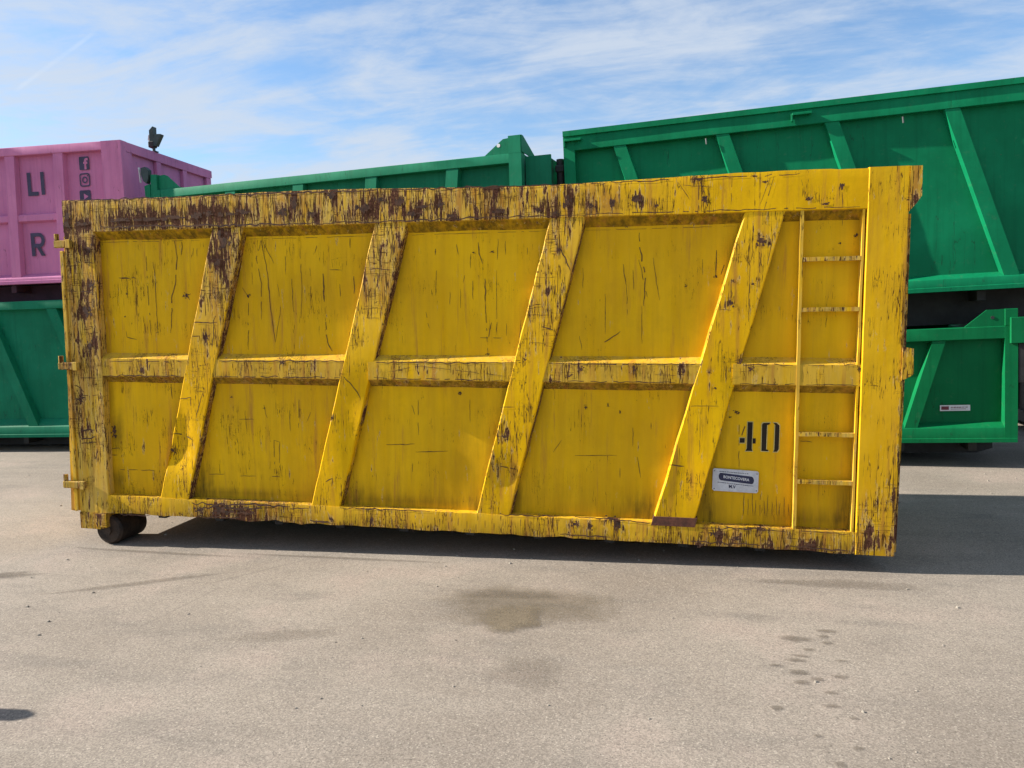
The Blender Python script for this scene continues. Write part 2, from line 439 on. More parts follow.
# =================================================================== YELLOW CONTAINER
TAU = 0.0270336
yc = empty('rolloff_container', 'big battered yellow roll-off container with slanted ribs and the number 40', 'container', (0.0074, 0, 0.2745), (0, TAU, 0))
L, H, WD, D = 5.931, 2.40, 1.86, 0.066
ZT, ZM1, ZM0, ZB = 2.165, 1.20, 1.07, 0.137
RIBS = [(1.254, 1.500, 0.718, 0.958), (2.511, 2.745, 1.967, 2.192), (3.741, 3.975, 3.216, 3.455), (4.982, 5.225, 4.435, 4.699)]  # x at top rail, x at bottom rail
OFF = {'p': D, 'f': 0.0, 'r': 0.004, 'm': 0.006}
def sag(x): return -0.021 * math.exp(-((x - 3.5) / 1.1) ** 2) - 0.006 * math.sin(x * 2.1) * (1 if x < 5.5 else 0)
def dent(x, z): return 0.005 * N(x * .9, z * 1.1, 4) + 0.003 * N(x * 3.1, z * 3.3, 9)
def buckle(x, z): return 0.006 * N(x * 1.6 + 3, z * 1.9, 2) + 0.004 * N(x * 5, z * 5, 7)
def rib_x(r, z, side): return lerp(RIBS[r][2 + side], RIBS[r][side], (z - ZB) / (ZT - ZB))
def crease(x, z):
    v = 0.0
    for cx, cz, rx, rz, a in [(0.83, 0.45, .10, .10, .030), (0.93, 0.62, .05, .22, .022), (2.45, 1.0, .12, .12, .022), (2.30, 0.62, .07, .3, .012), (3.45, 0.42, .10, .12, .022), (4.62, 0.45, .10, .2, .014), (4.95, 1.1, .06, .25, .006)]:
        v += a * math.exp(-((x - cx) / rx) ** 2 - ((z - cz) / rz) ** 2)
    return v
def sy(k, x, z):
    y = OFF[k] + dent(x, z)
    if k == 'p': y += buckle(x, z)
    if k == 'r': y += crease(x, z)
    return y
SCRATCHES=[
('p',0.0104,[(0.411,1.812),(0.564,1.813)]),('p',0.0174,[(0.426,1.812),(0.504,1.812)]),('p',0.0061,[(0.483,1.793),(0.475,1.661)]),('p',0.0052,[(0.548,1.689),(0.547,1.527)]),
('p',0.0077,[(0.656,1.974),(0.656,1.660),(0.661,1.380)]),('p',0.0077,[(0.712,1.928),(0.722,1.804),(0.721,1.380)]),('p',0.0109,[(0.894,2.084),(0.914,1.977),(0.889,1.758),(0.855,1.658),(0.838,1.395)]),('p',0.0092,[(0.956,2.075),(0.954,1.976)]),
('p',0.0084,[(0.940,1.665),(1.016,1.686)]),('p',0.0084,[(0.958,1.702),(1.006,1.642)]),('p',0.0070,[(0.445,1.408),(0.449,1.363),(0.537,1.345)]),('p',0.0094,[(0.704,1.395),(0.731,1.403)]),
('p',0.0050,[(1.050,2.025),(1.047,1.967)]),('p',0.0050,[(1.083,2.025),(1.080,1.966)]),('p',0.0088,[(1.607,2.066),(1.648,1.828),(1.659,1.588),(1.690,1.328)]),('p',0.0072,[(1.607,2.066),(1.561,1.939),(1.595,1.755),(1.585,1.496)]),
('p',0.0056,[(1.626,2.047),(1.702,1.900)]),('p',0.0073,[(1.440,1.729),(1.488,1.654),(1.473,1.271)]),('p',0.0048,[(1.726,1.753),(1.739,1.569),(1.690,1.328)]),('p',0.0063,[(1.837,1.788),(1.843,1.550)]),
('p',0.0139,[(2.086,1.821),(2.086,1.622)]),('p',0.0109,[(2.095,1.476),(2.101,1.329),(2.138,1.266)]),('p',0.0083,[(2.319,1.800),(2.321,1.674)]),('p',0.0062,[(2.042,2.020),(2.022,1.967)]),
('p',0.0054,[(2.137,1.848),(2.229,1.846)]),('p',0.0083,[(2.296,2.068),(2.294,1.998)]),('p',0.0077,[(2.211,1.746),(2.213,1.657)]),('p',0.0055,[(1.910,2.007),(1.916,1.706),(1.901,1.505)]),
('p',0.0047,[(1.795,2.066),(1.793,1.816)]),('p',0.0047,[(1.983,1.863),(1.981,1.562)]),('p',0.0048,[(1.526,1.914),(1.520,1.747)]),('p',0.0071,[(3.079,2.006),(3.092,1.935)]),
('p',0.0085,[(3.234,2.017),(3.241,1.939),(3.265,1.868)]),('p',0.0141,[(3.280,1.768),(3.279,1.612)]),('p',0.0071,[(3.281,1.612),(3.288,1.412),(3.295,1.253)]),('p',0.0064,[(3.242,1.365),(3.391,1.362)]),
('p',0.0092,[(3.321,1.469),(3.302,1.369)]),('p',0.0049,[(3.361,1.824),(3.360,1.383)]),('p',0.0064,[(3.193,1.756),(3.192,1.627)]),('p',0.0050,[(3.181,1.940),(3.176,1.841)]),
('p',0.0051,[(2.934,1.831),(2.923,1.658)]),('p',0.0059,[(2.850,1.543),(2.874,1.426)]),('p',0.0056,[(3.424,2.021),(3.423,1.928)]),('p',0.0056,[(3.372,2.036),(3.368,1.894)]),
('p',0.0049,[(3.428,1.462),(3.427,1.376)]),('p',0.0055,[(3.575,1.974),(3.575,1.925)]),('p',0.0065,[(2.928,1.981),(2.927,1.937)]),('p',0.0043,[(3.104,1.700),(3.103,1.570)]),
('p',0.0043,[(3.028,1.681),(3.027,1.591)]),('p',0.0071,[(3.361,1.472),(3.357,1.403)]),('p',0.0043,[(3.137,1.796),(3.122,1.741)]),('p',0.0104,[(4.320,2.053),(4.332,1.922),(4.364,1.778),(4.356,1.575)]),
('p',0.0058,[(4.322,1.880),(4.376,1.635)]),('p',0.0046,[(4.342,1.575),(4.347,1.326)]),('p',0.0052,[(4.412,1.889),(4.457,1.614)]),('p',0.0072,[(4.220,1.852),(4.236,1.718)]),
('p',0.0046,[(4.102,1.658),(4.104,1.388)]),('p',0.0100,[(4.100,1.335),(4.204,1.408)]),('p',0.0087,[(4.815,1.931),(4.812,1.752)]),('p',0.0038,[(4.728,1.873),(4.730,1.773)]),
('p',0.0054,[(3.932,1.377),(3.947,1.282)]),('p',0.0039,[(4.242,1.721),(4.250,1.516)]),('p',0.0052,[(4.283,1.812),(4.291,1.681)]),('p',0.0040,[(3.953,1.830),(3.953,1.698)]),
('p',0.0062,[(4.863,1.835),(4.845,1.771)]),('p',0.0044,[(0.259,2.084),(1.110,2.082)]),('p',0.0040,[(1.517,2.080),(2.432,2.079)]),('p',0.0037,[(2.758,2.078),(3.696,2.081)]),
('p',0.0033,[(3.972,2.077),(4.926,2.080)]),('p',0.0069,[(2.537,0.592),(2.755,0.606)]),('p',0.0068,[(2.761,0.548),(2.997,0.561)]),('p',0.0060,[(2.782,0.923),(2.782,0.670)]),
('p',0.0051,[(3.163,0.930),(3.161,0.769)]),('p',0.0060,[(2.734,0.466),(2.732,0.401)]),('p',0.0058,[(1.430,0.819),(1.438,0.660)]),('p',0.0058,[(1.380,0.752),(1.500,0.755)]),
('p',0.0072,[(1.866,0.906),(1.859,0.697)]),('p',0.0065,[(1.657,0.601),(1.648,0.347)]),('p',0.0065,[(1.657,0.601),(1.701,0.587),(1.691,0.429)]),('p',0.0082,[(1.626,0.325),(1.692,0.327)]),
('p',0.0064,[(1.788,0.829),(1.790,0.672)]),('p',0.0059,[(1.100,0.320),(1.234,0.326)]),('p',0.0058,[(1.362,0.318),(1.495,0.323)]),('p',0.0063,[(0.331,0.330),(0.488,0.332)]),
('p',0.0062,[(0.514,0.332),(0.642,0.332)]),('p',0.0086,[(0.809,0.981),(0.815,0.893)]),('p',0.0060,[(4.292,0.763),(4.293,0.637)]),('p',0.0066,[(4.412,0.797),(4.413,0.756)]),
('p',0.0048,[(3.902,0.559),(4.188,0.572)]),('p',0.0060,[(4.325,0.563),(4.347,0.424)]),('p',0.0061,[(4.209,0.484),(4.209,0.418)]),('p',0.0049,[(3.750,0.579),(3.812,0.664)]),
('p',0.0060,[(2.736,0.885),(2.757,0.813)]),('p',0.0048,[(1.957,0.818),(1.923,0.743)]),('p',0.0057,[(1.582,0.862),(1.610,0.765)]),('p',0.0090,[(0.266,0.497),(0.338,0.499)]),
('p',0.0090,[(0.263,0.442),(0.316,0.443)]),('p',0.0050,[(4.980,0.698),(4.985,0.499)]),('p',0.0073,[(5.359,0.703),(5.432,0.698)]),('p',0.0051,[(5.020,0.353),(5.017,0.192)]),
('p',0.0050,[(5.046,0.308),(5.048,0.194)]),('p',0.0050,[(5.070,0.349),(5.080,0.195)]),('p',0.0050,[(5.096,0.303),(5.093,0.196)]),('p',0.0050,[(5.121,0.344),(5.124,0.197)]),
('p',0.0050,[(5.147,0.299),(5.155,0.199)]),('p',0.0050,[(5.171,0.340),(5.168,0.200)]),('p',0.0050,[(5.197,0.294),(5.199,0.201)]),('p',0.0050,[(5.221,0.336),(5.230,0.203)]),
('p',0.0050,[(5.247,0.290),(5.243,0.203)]),('p',0.0050,[(5.271,0.331),(5.274,0.205)]),('p',0.0049,[(5.297,0.286),(5.305,0.206)]),('p',0.0041,[(5.565,2.161),(5.568,2.063)]),
('r',0.0065,[(1.218,1.937),(1.385,1.931)]),('r',0.0124,[(1.077,1.475),(1.262,1.474)]),('r',0.0124,[(1.055,1.373),(1.121,1.373)]),('r',0.0122,[(1.248,1.524),(1.213,1.294)]),
('r',0.0110,[(0.919,0.902),(1.017,0.911),(1.014,0.850)]),('r',0.0128,[(0.854,0.635),(0.934,0.630),(1.012,0.593)]),('r',0.0115,[(2.249,1.084),(2.318,1.010),(2.369,0.942)]),('r',0.0110,[(2.090,0.322),(2.137,0.339),(2.136,0.287)]),
('r',0.0055,[(3.620,1.519),(3.733,1.519)]),('r',0.0102,[(3.684,1.441),(3.760,1.420)]),('r',0.0055,[(3.606,1.336),(3.705,1.329)]),('r',0.0061,[(3.726,1.679),(3.726,1.499)]),
('r',0.0134,[(3.803,1.968),(3.876,1.813)]),('r',0.0106,[(3.389,0.476),(3.499,0.458)]),('r',0.0056,[(3.392,0.891),(3.497,0.893)]),('r',0.0048,[(5.086,2.153),(5.092,2.001)]),
('r',0.0042,[(5.081,1.959),(5.086,1.765)]),('r',0.0055,[(5.021,1.709),(5.016,1.469)]),('r',0.0060,[(5.154,2.016),(5.121,1.823)]),('r',0.0043,[(4.979,1.885),(5.018,1.825),(5.014,1.571)]),
('r',0.0051,[(4.667,0.924),(4.845,0.927)]),('r',0.0038,[(4.727,0.886),(4.730,0.701)]),('r',0.0116,[(4.533,0.528),(4.633,0.522)]),('r',0.0043,[(4.833,1.550),(4.908,1.546)]),
('r',0.0061,[(4.904,1.736),(4.907,1.590)]),('r',0.0051,[(4.730,0.701),(4.725,0.602)]),('r',0.0080,[(2.641,2.075),(2.623,1.904)]),('r',0.0074,[(2.482,1.851),(2.629,1.835)]),
('r',0.0060,[(2.429,1.503),(2.533,1.503)]),('r',0.0083,[(1.122,0.958),(1.054,0.761)]),('r',0.0068,[(2.379,1.630),(2.351,1.419)]),('r',0.0069,[(3.541,1.486),(3.527,1.317)]),
('r',0.0146,[(2.655,2.040),(2.639,1.938)]),('m',0.0089,[(1.451,1.170),(1.440,1.118)]),('m',0.0089,[(1.531,1.163),(1.529,1.119)]),('m',0.0088,[(1.619,1.157),(1.626,1.120)]),
('m',0.0088,[(1.683,1.150),(1.674,1.121)]),('m',0.0087,[(1.755,1.172),(1.753,1.121)]),('m',0.0087,[(1.834,1.166),(1.840,1.122)]),('m',0.0082,[(2.614,1.166),(2.606,1.131)]),
('m',0.0081,[(2.688,1.160),(2.688,1.131)]),('m',0.0081,[(2.784,1.182),(2.791,1.133)]),('m',0.0080,[(2.857,1.175),(2.849,1.133)]),('m',0.0080,[(2.966,1.169),(2.966,1.134)]),
('m',0.0079,[(3.074,1.163),(3.081,1.136)]),('m',0.0074,[(3.827,1.191),(3.821,1.144)]),('m',0.0074,[(3.895,1.185),(3.895,1.144)]),('m',0.0074,[(3.955,1.178),(3.962,1.145)]),
('m',0.0073,[(4.049,1.173),(4.042,1.146)]),('m',0.0073,[(4.141,1.193),(4.142,1.147)]),('m',0.0072,[(4.214,1.187),(4.221,1.148)]),('m',0.0072,[(4.299,1.182),(4.293,1.149)]),
('m',0.0071,[(4.403,1.176),(4.403,1.150)]),('m',0.0071,[(4.493,1.197),(4.500,1.151)]),('m',0.0070,[(4.544,1.190),(4.538,1.151)]),('m',0.0095,[(0.512,1.146),(0.510,1.108)]),
('m',0.0095,[(0.572,1.139),(0.579,1.109)]),('m',0.0094,[(0.685,1.163),(0.673,1.110)]),('m',0.0052,[(2.584,1.123),(2.967,1.197)]),('m',0.0051,[(2.821,1.168),(3.428,1.105)]),
('m',0.0052,[(4.436,1.124),(4.571,1.125)]),('f',0.0053,[(5.146,2.367),(5.093,2.161)]),('f',0.0048,[(5.125,2.362),(5.069,2.199)]),('f',0.0035,[(5.308,2.343),(5.346,2.238)]),
('f',0.0057,[(5.548,2.261),(5.557,2.165)]),('f',0.0062,[(5.814,2.139),(5.887,2.136)]),('f',0.0045,[(5.825,2.138),(5.827,2.103)]),('f',0.0045,[(5.848,2.138),(5.850,2.090)]),
('f',0.0045,[(5.870,2.137),(5.871,2.107)]),('f',0.0056,[(4.597,2.339),(4.776,2.320)]),('f',0.0044,[(4.565,2.359),(4.642,2.244)]),('f',0.0048,[(4.897,2.371),(4.894,2.205)]),
('f',0.0062,[(4.695,2.379),(4.734,2.272)]),('f',0.0046,[(5.705,1.220),(5.889,1.222)]),('f',0.0088,[(5.701,0.504),(5.916,0.509)]),('f',0.0076,[(5.751,0.246),(5.914,0.254)]),
('f',0.0058,[(5.875,0.227),(5.915,0.229)]),('f',0.0047,[(5.773,0.453),(5.783,0.319)]),('f',0.0058,[(5.810,0.403),(5.903,0.394)]),('f',0.0045,[(5.835,1.741),(5.837,1.541)]),
('f',0.0045,[(5.874,1.601),(5.872,1.357)]),('f',0.0057,[(5.885,1.017),(5.855,0.910)]),('f',0.0046,[(5.784,0.796),(5.793,0.689)]),('f',0.0052,[(5.807,0.784),(5.809,0.733)]),
('f',0.0039,[(5.781,2.265),(5.783,2.205)]),('f',0.0058,[(5.783,0.504),(5.761,0.452)]),('f',0.0135,[(0.016,0.895),(0.094,0.860)]),('f',0.0072,[(0.053,0.912),(0.231,0.919)]),
('f',0.0180,[(0.053,0.640),(0.178,0.647)]),('f',0.0180,[(0.053,0.573),(0.179,0.592)]),('f',0.0135,[(0.055,0.542),(0.172,0.553)]),('f',0.0089,[(0.071,1.050),(0.213,1.052)]),
('f',0.0108,[(0.032,0.995),(0.100,0.942)]),('f',0.0080,[(0.095,0.879),(0.085,0.723)]),('f',0.0080,[(0.043,1.420),(0.038,1.227)]),('f',0.0106,[(0.095,1.936),(0.252,1.925)]),
('f',0.0089,[(0.010,1.717),(0.256,1.707)]),('f',0.0061,[(2.616,0.075),(2.615,0.016)]),('f',0.0060,[(2.684,0.056),(2.683,-0.002)]),('f',0.0060,[(2.751,0.038),(2.750,-0.021)]),
('f',0.0060,[(2.819,0.071),(2.818,0.012)]),('f',0.0059,[(2.885,0.052),(2.884,-0.006)]),('f',0.0059,[(2.952,0.085),(2.951,0.027)]),('f',0.0059,[(3.018,0.066),(3.017,0.008)]),
('f',0.0058,[(3.085,0.098),(3.084,0.041)]),('f',0.0058,[(3.150,0.080),(3.149,0.023)]),('f',0.0058,[(3.215,0.062),(3.214,0.005)]),('f',0.0058,[(3.280,0.094),(3.280,0.037)]),
('f',0.0057,[(3.344,0.076),(3.344,0.019)]),('f',0.0057,[(3.409,0.108),(3.409,0.051)]),('f',0.0057,[(3.473,0.090),(3.472,0.033)]),('f',0.0056,[(3.537,0.121),(3.536,0.065)]),
('f',0.0056,[(3.600,0.103),(3.600,0.047)]),('f',0.0056,[(3.663,0.086),(3.663,0.029)]),('f',0.0056,[(3.725,0.117),(3.725,0.061)]),('f',0.0055,[(3.788,0.099),(3.788,0.043)]),
('f',0.0062,[(3.877,0.090),(3.878,0.034)]),('f',0.0061,[(3.953,0.070),(3.953,0.014)]),('f',0.0061,[(4.028,0.050),(4.028,-0.006)]),('f',0.0061,[(4.102,0.079),(4.103,0.023)]),
('f',0.0060,[(4.176,0.059),(4.177,0.003)]),('f',0.0060,[(4.250,0.087),(4.250,0.032)]),('f',0.0060,[(4.323,0.068),(4.324,0.013)]),('f',0.0059,[(4.396,0.096),(4.396,0.041)]),
('f',0.0059,[(4.468,0.076),(4.469,0.022)]),('f',0.0059,[(4.540,0.057),(4.541,0.002)]),('f',0.0058,[(4.612,0.085),(4.612,0.031)]),('f',0.0058,[(4.683,0.066),(4.684,0.011)]),
('f',0.0058,[(4.753,0.093),(4.754,0.039)]),('f',0.0057,[(4.824,0.074),(4.825,0.020)]),('f',0.0057,[(4.893,0.102),(4.894,0.048)]),('f',0.0057,[(4.963,0.083),(4.964,0.029)]),
('f',0.0056,[(5.033,0.063),(5.034,0.010)]),('f',0.0056,[(5.101,0.091),(5.102,0.038)]),('f',0.0056,[(5.170,0.072),(5.171,0.019)]),('f',0.0055,[(5.237,0.099),(5.239,0.046)]),
('f',0.0055,[(5.305,0.080),(5.307,0.028)]),('f',0.0055,[(5.372,0.108),(5.373,0.055)]),('f',0.0054,[(5.439,0.089),(5.441,0.036)]),('f',0.0054,[(5.506,0.070),(5.508,0.017)]),
('f',0.0054,[(5.572,0.097),(5.573,0.045)]),('f',0.0054,[(5.638,0.078),(5.640,0.026)]),('f',0.0053,[(5.703,0.105),(5.704,0.053)]),('f',0.0053,[(5.768,0.086),(5.770,0.035)]),
('f',0.0213,[(0.991,0.109),(1.244,0.105),(1.476,0.124),(1.800,0.116)]),('f',0.0253,[(1.100,0.083),(1.392,0.082),(1.573,0.098)]),('f',0.0120,[(1.800,0.109),(1.951,0.109)]),('f',0.0125,[(2.196,0.128),(2.443,0.132),(2.879,0.139)]),
('f',0.0128,[(3.388,0.142),(3.600,0.139),(3.809,0.149)]),('f',0.0137,[(3.912,0.147),(4.082,0.149),(4.415,0.132)]),('f',0.0128,[(4.740,0.115),(5.119,0.128),(5.280,0.117)]),('f',0.0091,[(5.365,0.128),(5.666,0.125)]),
('f',0.0170,[(1.020,0.006),(1.389,0.013)]),('f',0.0199,[(1.956,0.019),(2.114,0.020)]),('f',0.0138,[(3.809,0.023),(4.150,0.021)]),('f',0.0129,[(4.677,0.023),(5.121,0.022)]),
('f',0.0147,[(5.307,0.026),(5.670,0.015)]),('f',0.0142,[(0.360,-0.008),(0.624,-0.010)]),('m',0.0131,[(1.264,1.191),(1.365,1.189),(1.466,1.192),(1.566,1.191),(1.665,1.191),(1.764,1.196),(1.862,1.197),(1.959,1.192),(2.055,1.197),(2.151,1.198),(2.246,1.193)]),('m',0.0120,[(2.495,1.191),(2.587,1.189),(2.678,1.192),(2.769,1.191),(2.858,1.195),(2.948,1.192),(3.036,1.191),(3.124,1.194),(3.212,1.193),(3.299,1.194),(3.385,1.198),(3.470,1.194)]),
('m',0.0109,[(3.732,1.191),(3.815,1.193),(3.898,1.195),(3.980,1.190),(4.062,1.193),(4.143,1.192),(4.224,1.192),(4.304,1.193),(4.383,1.192),(4.462,1.196),(4.541,1.194),(4.619,1.197),(4.697,1.194)]),('m',0.0099,[(4.990,1.193),(5.066,1.199),(5.143,1.199),(5.218,1.199),(5.294,1.194)]),('m',0.0095,[(5.383,1.199),(5.455,1.198),(5.526,1.200),(5.596,1.199),(5.666,1.200)]),('m',0.0096,[(0.340,1.182),(0.447,1.182),(0.554,1.183),(0.660,1.182),(0.766,1.184),(0.870,1.183),(0.974,1.184)]),
('m',0.0115,[(0.280,1.067),(0.391,1.070),(0.502,1.075),(0.611,1.071),(0.720,1.071),(0.827,1.073),(0.935,1.076)]),('m',0.0107,[(1.234,1.073),(1.336,1.077),(1.437,1.073),(1.537,1.076),(1.637,1.078),(1.736,1.081),(1.834,1.075),(1.931,1.075),(2.028,1.082),(2.124,1.078),(2.220,1.081)]),('m',0.0098,[(2.478,1.082),(2.576,1.080),(2.673,1.077),(2.770,1.075),(2.866,1.081),(2.961,1.076),(3.056,1.080),(3.150,1.075),(3.243,1.077),(3.336,1.073),(3.428,1.072)]),('m',0.0089,[(3.705,1.076),(3.793,1.072),(3.882,1.077),(3.969,1.078),(4.056,1.074),(4.142,1.078),(4.228,1.077),(4.313,1.075),(4.398,1.074),(4.482,1.077),(4.565,1.077),(4.648,1.072)]),
('m',0.0080,[(4.980,1.076),(5.063,1.072),(5.146,1.072),(5.228,1.075),(5.309,1.074)]),('m',0.0078,[(5.375,1.074),(5.453,1.074),(5.530,1.075),(5.606,1.075),(5.682,1.075)]),('f',0.0140,[(0.073,2.390),(0.200,2.393),(0.325,2.393),(0.448,2.390),(0.571,2.394),(0.693,2.393),(0.813,2.387),(0.933,2.390),(1.052,2.389),(1.170,2.394)]),('f',0.0178,[(1.169,2.392),(1.290,2.389),(1.411,2.395),(1.529,2.387),(1.647,2.387),(1.764,2.392),(1.880,2.385),(1.995,2.386),(2.109,2.384),(2.222,2.386),(2.333,2.382),(2.444,2.381),(2.555,2.388)]),
('f',0.0146,[(2.555,2.388),(2.664,2.380),(2.772,2.376),(2.879,2.382),(2.986,2.379),(3.091,2.376),(3.196,2.378),(3.300,2.376),(3.403,2.376),(3.505,2.374),(3.607,2.371),(3.707,2.373),(3.807,2.371)]),('f',0.0099,[(3.807,2.367),(3.900,2.374),(3.993,2.370),(4.085,2.370),(4.176,2.374),(4.266,2.375),(4.356,2.371),(4.445,2.376),(4.533,2.377),(4.621,2.376),(4.708,2.375),(4.795,2.380),(4.881,2.379),(4.966,2.379),(5.051,2.376),(5.135,2.380),(5.218,2.377),(5.301,2.383)]),('f',0.0190,[(0.322,2.194),(0.407,2.189),(0.493,2.184),(0.578,2.189),(0.663,2.191),(0.747,2.191),(0.830,2.184),(0.913,2.188),(0.995,2.178),(1.077,2.177),(1.159,2.184),(1.240,2.182),(1.321,2.174),(1.401,2.175),(1.481,2.172),(1.560,2.176),(1.639,2.178),(1.717,2.175),(1.795,2.167),(1.872,2.173),(1.949,2.171),(2.026,2.169)]),('f',0.0137,[(2.026,2.170),(2.102,2.171),(2.178,2.165),(2.253,2.174),(2.328,2.176),(2.402,2.165),(2.476,2.166),(2.550,2.165),(2.623,2.172),(2.696,2.166),(2.768,2.166),(2.840,2.175),(2.912,2.169),(2.983,2.168),(3.054,2.170),(3.124,2.172),(3.194,2.175),(3.264,2.175),(3.333,2.176),(3.402,2.178),(3.470,2.172),(3.538,2.176),(3.606,2.170),(3.674,2.179),(3.741,2.169),(3.807,2.172)]),
('f',0.0086,[(3.807,2.172),(3.887,2.172),(3.966,2.172),(4.044,2.174),(4.122,2.178),(4.200,2.173),(4.277,2.177),(4.354,2.176),(4.430,2.173),(4.505,2.173),(4.580,2.174),(4.655,2.170),(4.729,2.172),(4.803,2.174),(4.876,2.175),(4.949,2.170),(5.022,2.173),(5.094,2.170),(5.165,2.173),(5.236,2.174),(5.307,2.171),(5.378,2.169),(5.447,2.174),(5.517,2.169),(5.586,2.168),(5.654,2.169)]),('f',0.0051,[(5.789,1.602),(5.796,1.418)]),('f',0.0058,[(5.739,0.731),(5.758,0.541)]),('f',0.0052,[(5.764,1.015),(5.885,1.011)]),
('f',0.0058,[(5.822,0.372),(5.910,0.363)]),('f',0.0047,[(5.725,0.316),(5.801,0.313)]),('f',0.0069,[(5.849,0.602),(5.903,0.547)]),('f',0.0045,[(5.868,1.904),(5.880,1.753)]),
('f',0.0045,[(5.809,1.965),(5.812,1.893)]),('f',0.0069,[(5.879,1.172),(5.892,0.986)]),('f',0.0052,[(5.703,1.108),(5.882,1.104)]),('f',0.0075,[(5.888,0.483),(5.901,0.292)])]
BLOTCHES=[
('p',0.979,1.672,0.025,0.019),('p',0.471,1.692,0.011,0.010),('p',0.443,1.521,0.009,0.008),('p',1.484,1.667,0.016,0.016),('p',3.202,1.947,0.011,0.008),('p',3.329,1.951,0.014,0.008),
('p',3.295,1.251,0.018,0.007),('p',4.626,1.703,0.008,0.010),('p',4.814,1.765,0.013,0.010),('p',4.116,1.216,0.033,0.010),('p',4.239,2.099,0.010,0.010),('p',3.093,0.979,0.016,0.014),
('p',3.976,0.895,0.010,0.015),('p',4.125,0.912,0.007,0.014),('p',4.206,0.866,0.007,0.014),('p',0.298,0.634,0.031,0.047),('p',0.221,0.241,0.027,0.032),('p',1.589,0.839,0.011,0.007),
('p',1.321,0.917,0.012,0.008),('p',4.958,0.882,0.019,0.013),('p',4.921,0.849,0.009,0.007),('p',5.654,2.005,0.013,0.013),('p',5.560,1.958,0.009,0.008),('r',1.344,2.061,0.048,0.065),
('r',1.290,1.914,0.032,0.036),('r',0.828,0.505,0.021,0.023),('r',2.150,0.786,0.015,0.015),('r',3.568,1.216,0.012,0.014),('r',3.424,0.685,0.018,0.021),('r',5.081,1.979,0.027,0.031),
('r',4.907,1.590,0.018,0.025),('r',4.916,1.729,0.010,0.011),('r',5.039,1.709,0.014,0.013),('r',1.175,1.360,0.016,0.022),('r',4.819,1.044,0.013,0.010),('r',3.800,1.948,0.013,0.020),
('r',3.726,1.679,0.010,0.013),('r',4.779,1.147,0.013,0.010),('r',4.971,1.207,0.015,0.026),('m',3.949,1.158,0.023,0.020),('m',3.868,1.110,0.020,0.013),('m',4.299,1.155,0.013,0.026),
('m',5.039,1.169,0.021,0.016),('m',4.615,1.159,0.013,0.020),('m',5.690,1.176,0.015,0.012),('m',1.779,1.180,0.024,0.012),('m',0.605,1.117,0.017,0.019),('f',2.436,2.258,0.059,0.048),
('f',1.130,2.249,0.041,0.043),('f',1.228,2.260,0.040,0.036),('f',1.914,2.325,0.031,0.077),('f',2.191,2.369,0.030,0.041),('f',2.696,2.299,0.029,0.061),('f',2.783,2.213,0.057,0.027),
('f',2.981,2.274,0.028,0.040),('f',3.068,2.164,0.035,0.020),('f',3.365,2.373,0.062,0.020),('f',3.388,2.214,0.041,0.026),('f',3.858,2.261,0.026,0.058),('f',4.145,2.242,0.026,0.051),
('f',4.308,2.262,0.032,0.038),('f',3.660,2.212,0.020,0.020),('f',4.695,2.371,0.031,0.012),('f',4.734,2.247,0.018,0.044),('f',5.096,2.339,0.018,0.012),('f',5.547,2.293,0.013,0.036),
('f',5.358,2.226,0.018,0.024),('f',5.458,2.193,0.023,0.014),('f',5.029,2.378,0.018,0.012),('f',0.496,2.239,0.085,0.022),('f',0.749,2.239,0.117,0.029),('f',0.958,2.247,0.074,0.029),
('f',0.184,2.218,0.069,0.022),('f',1.404,2.255,0.040,0.021),('f',1.508,2.266,0.047,0.035),('f',1.821,2.256,0.031,0.049),('f',2.051,2.235,0.038,0.028),('f',1.324,2.257,0.024,0.028),
('f',2.553,2.315,0.037,0.027),('f',2.863,2.258,0.043,0.020),('f',3.781,2.176,0.027,0.019),('f',4.018,2.227,0.020,0.026),('f',4.429,2.214,0.016,0.019),('f',0.159,1.564,0.044,0.053),
('f',0.207,2.031,0.035,0.037),('f',0.048,2.281,0.026,0.045),('f',0.032,2.177,0.026,0.045),('f',0.215,1.761,0.035,0.023),('f',0.079,0.895,0.022,0.013),('f',5.959,2.276,0.017,0.015),
('f',0.177,-0.065,0.036,0.016),('f',0.177,1.305,0.022,0.038),('f',5.940,2.200,0.011,0.012),('f',5.827,0.076,0.041,0.013),('f',5.773,0.131,0.023,0.019),('f',1.242,0.059,0.083,0.031),
('f',1.432,0.053,0.058,0.019),('f',1.057,0.058,0.042,0.023),('f',2.441,0.051,0.015,0.037),('f',4.196,0.113,0.020,0.041),('f',2.123,0.042,0.020,0.022),('f',4.149,0.152,0.034,0.017),
('f',3.912,0.099,0.027,0.021),('f',4.843,0.080,0.038,0.020),('f',4.964,0.060,0.031,0.017),('f',5.119,0.128,0.031,0.017),('f',4.742,0.000,0.019,0.017),('f',5.428,0.040,0.036,0.013),
('f',5.729,0.038,0.024,0.013),('f',5.183,0.026,0.019,0.013),('f',4.014,0.083,0.016,0.028)]

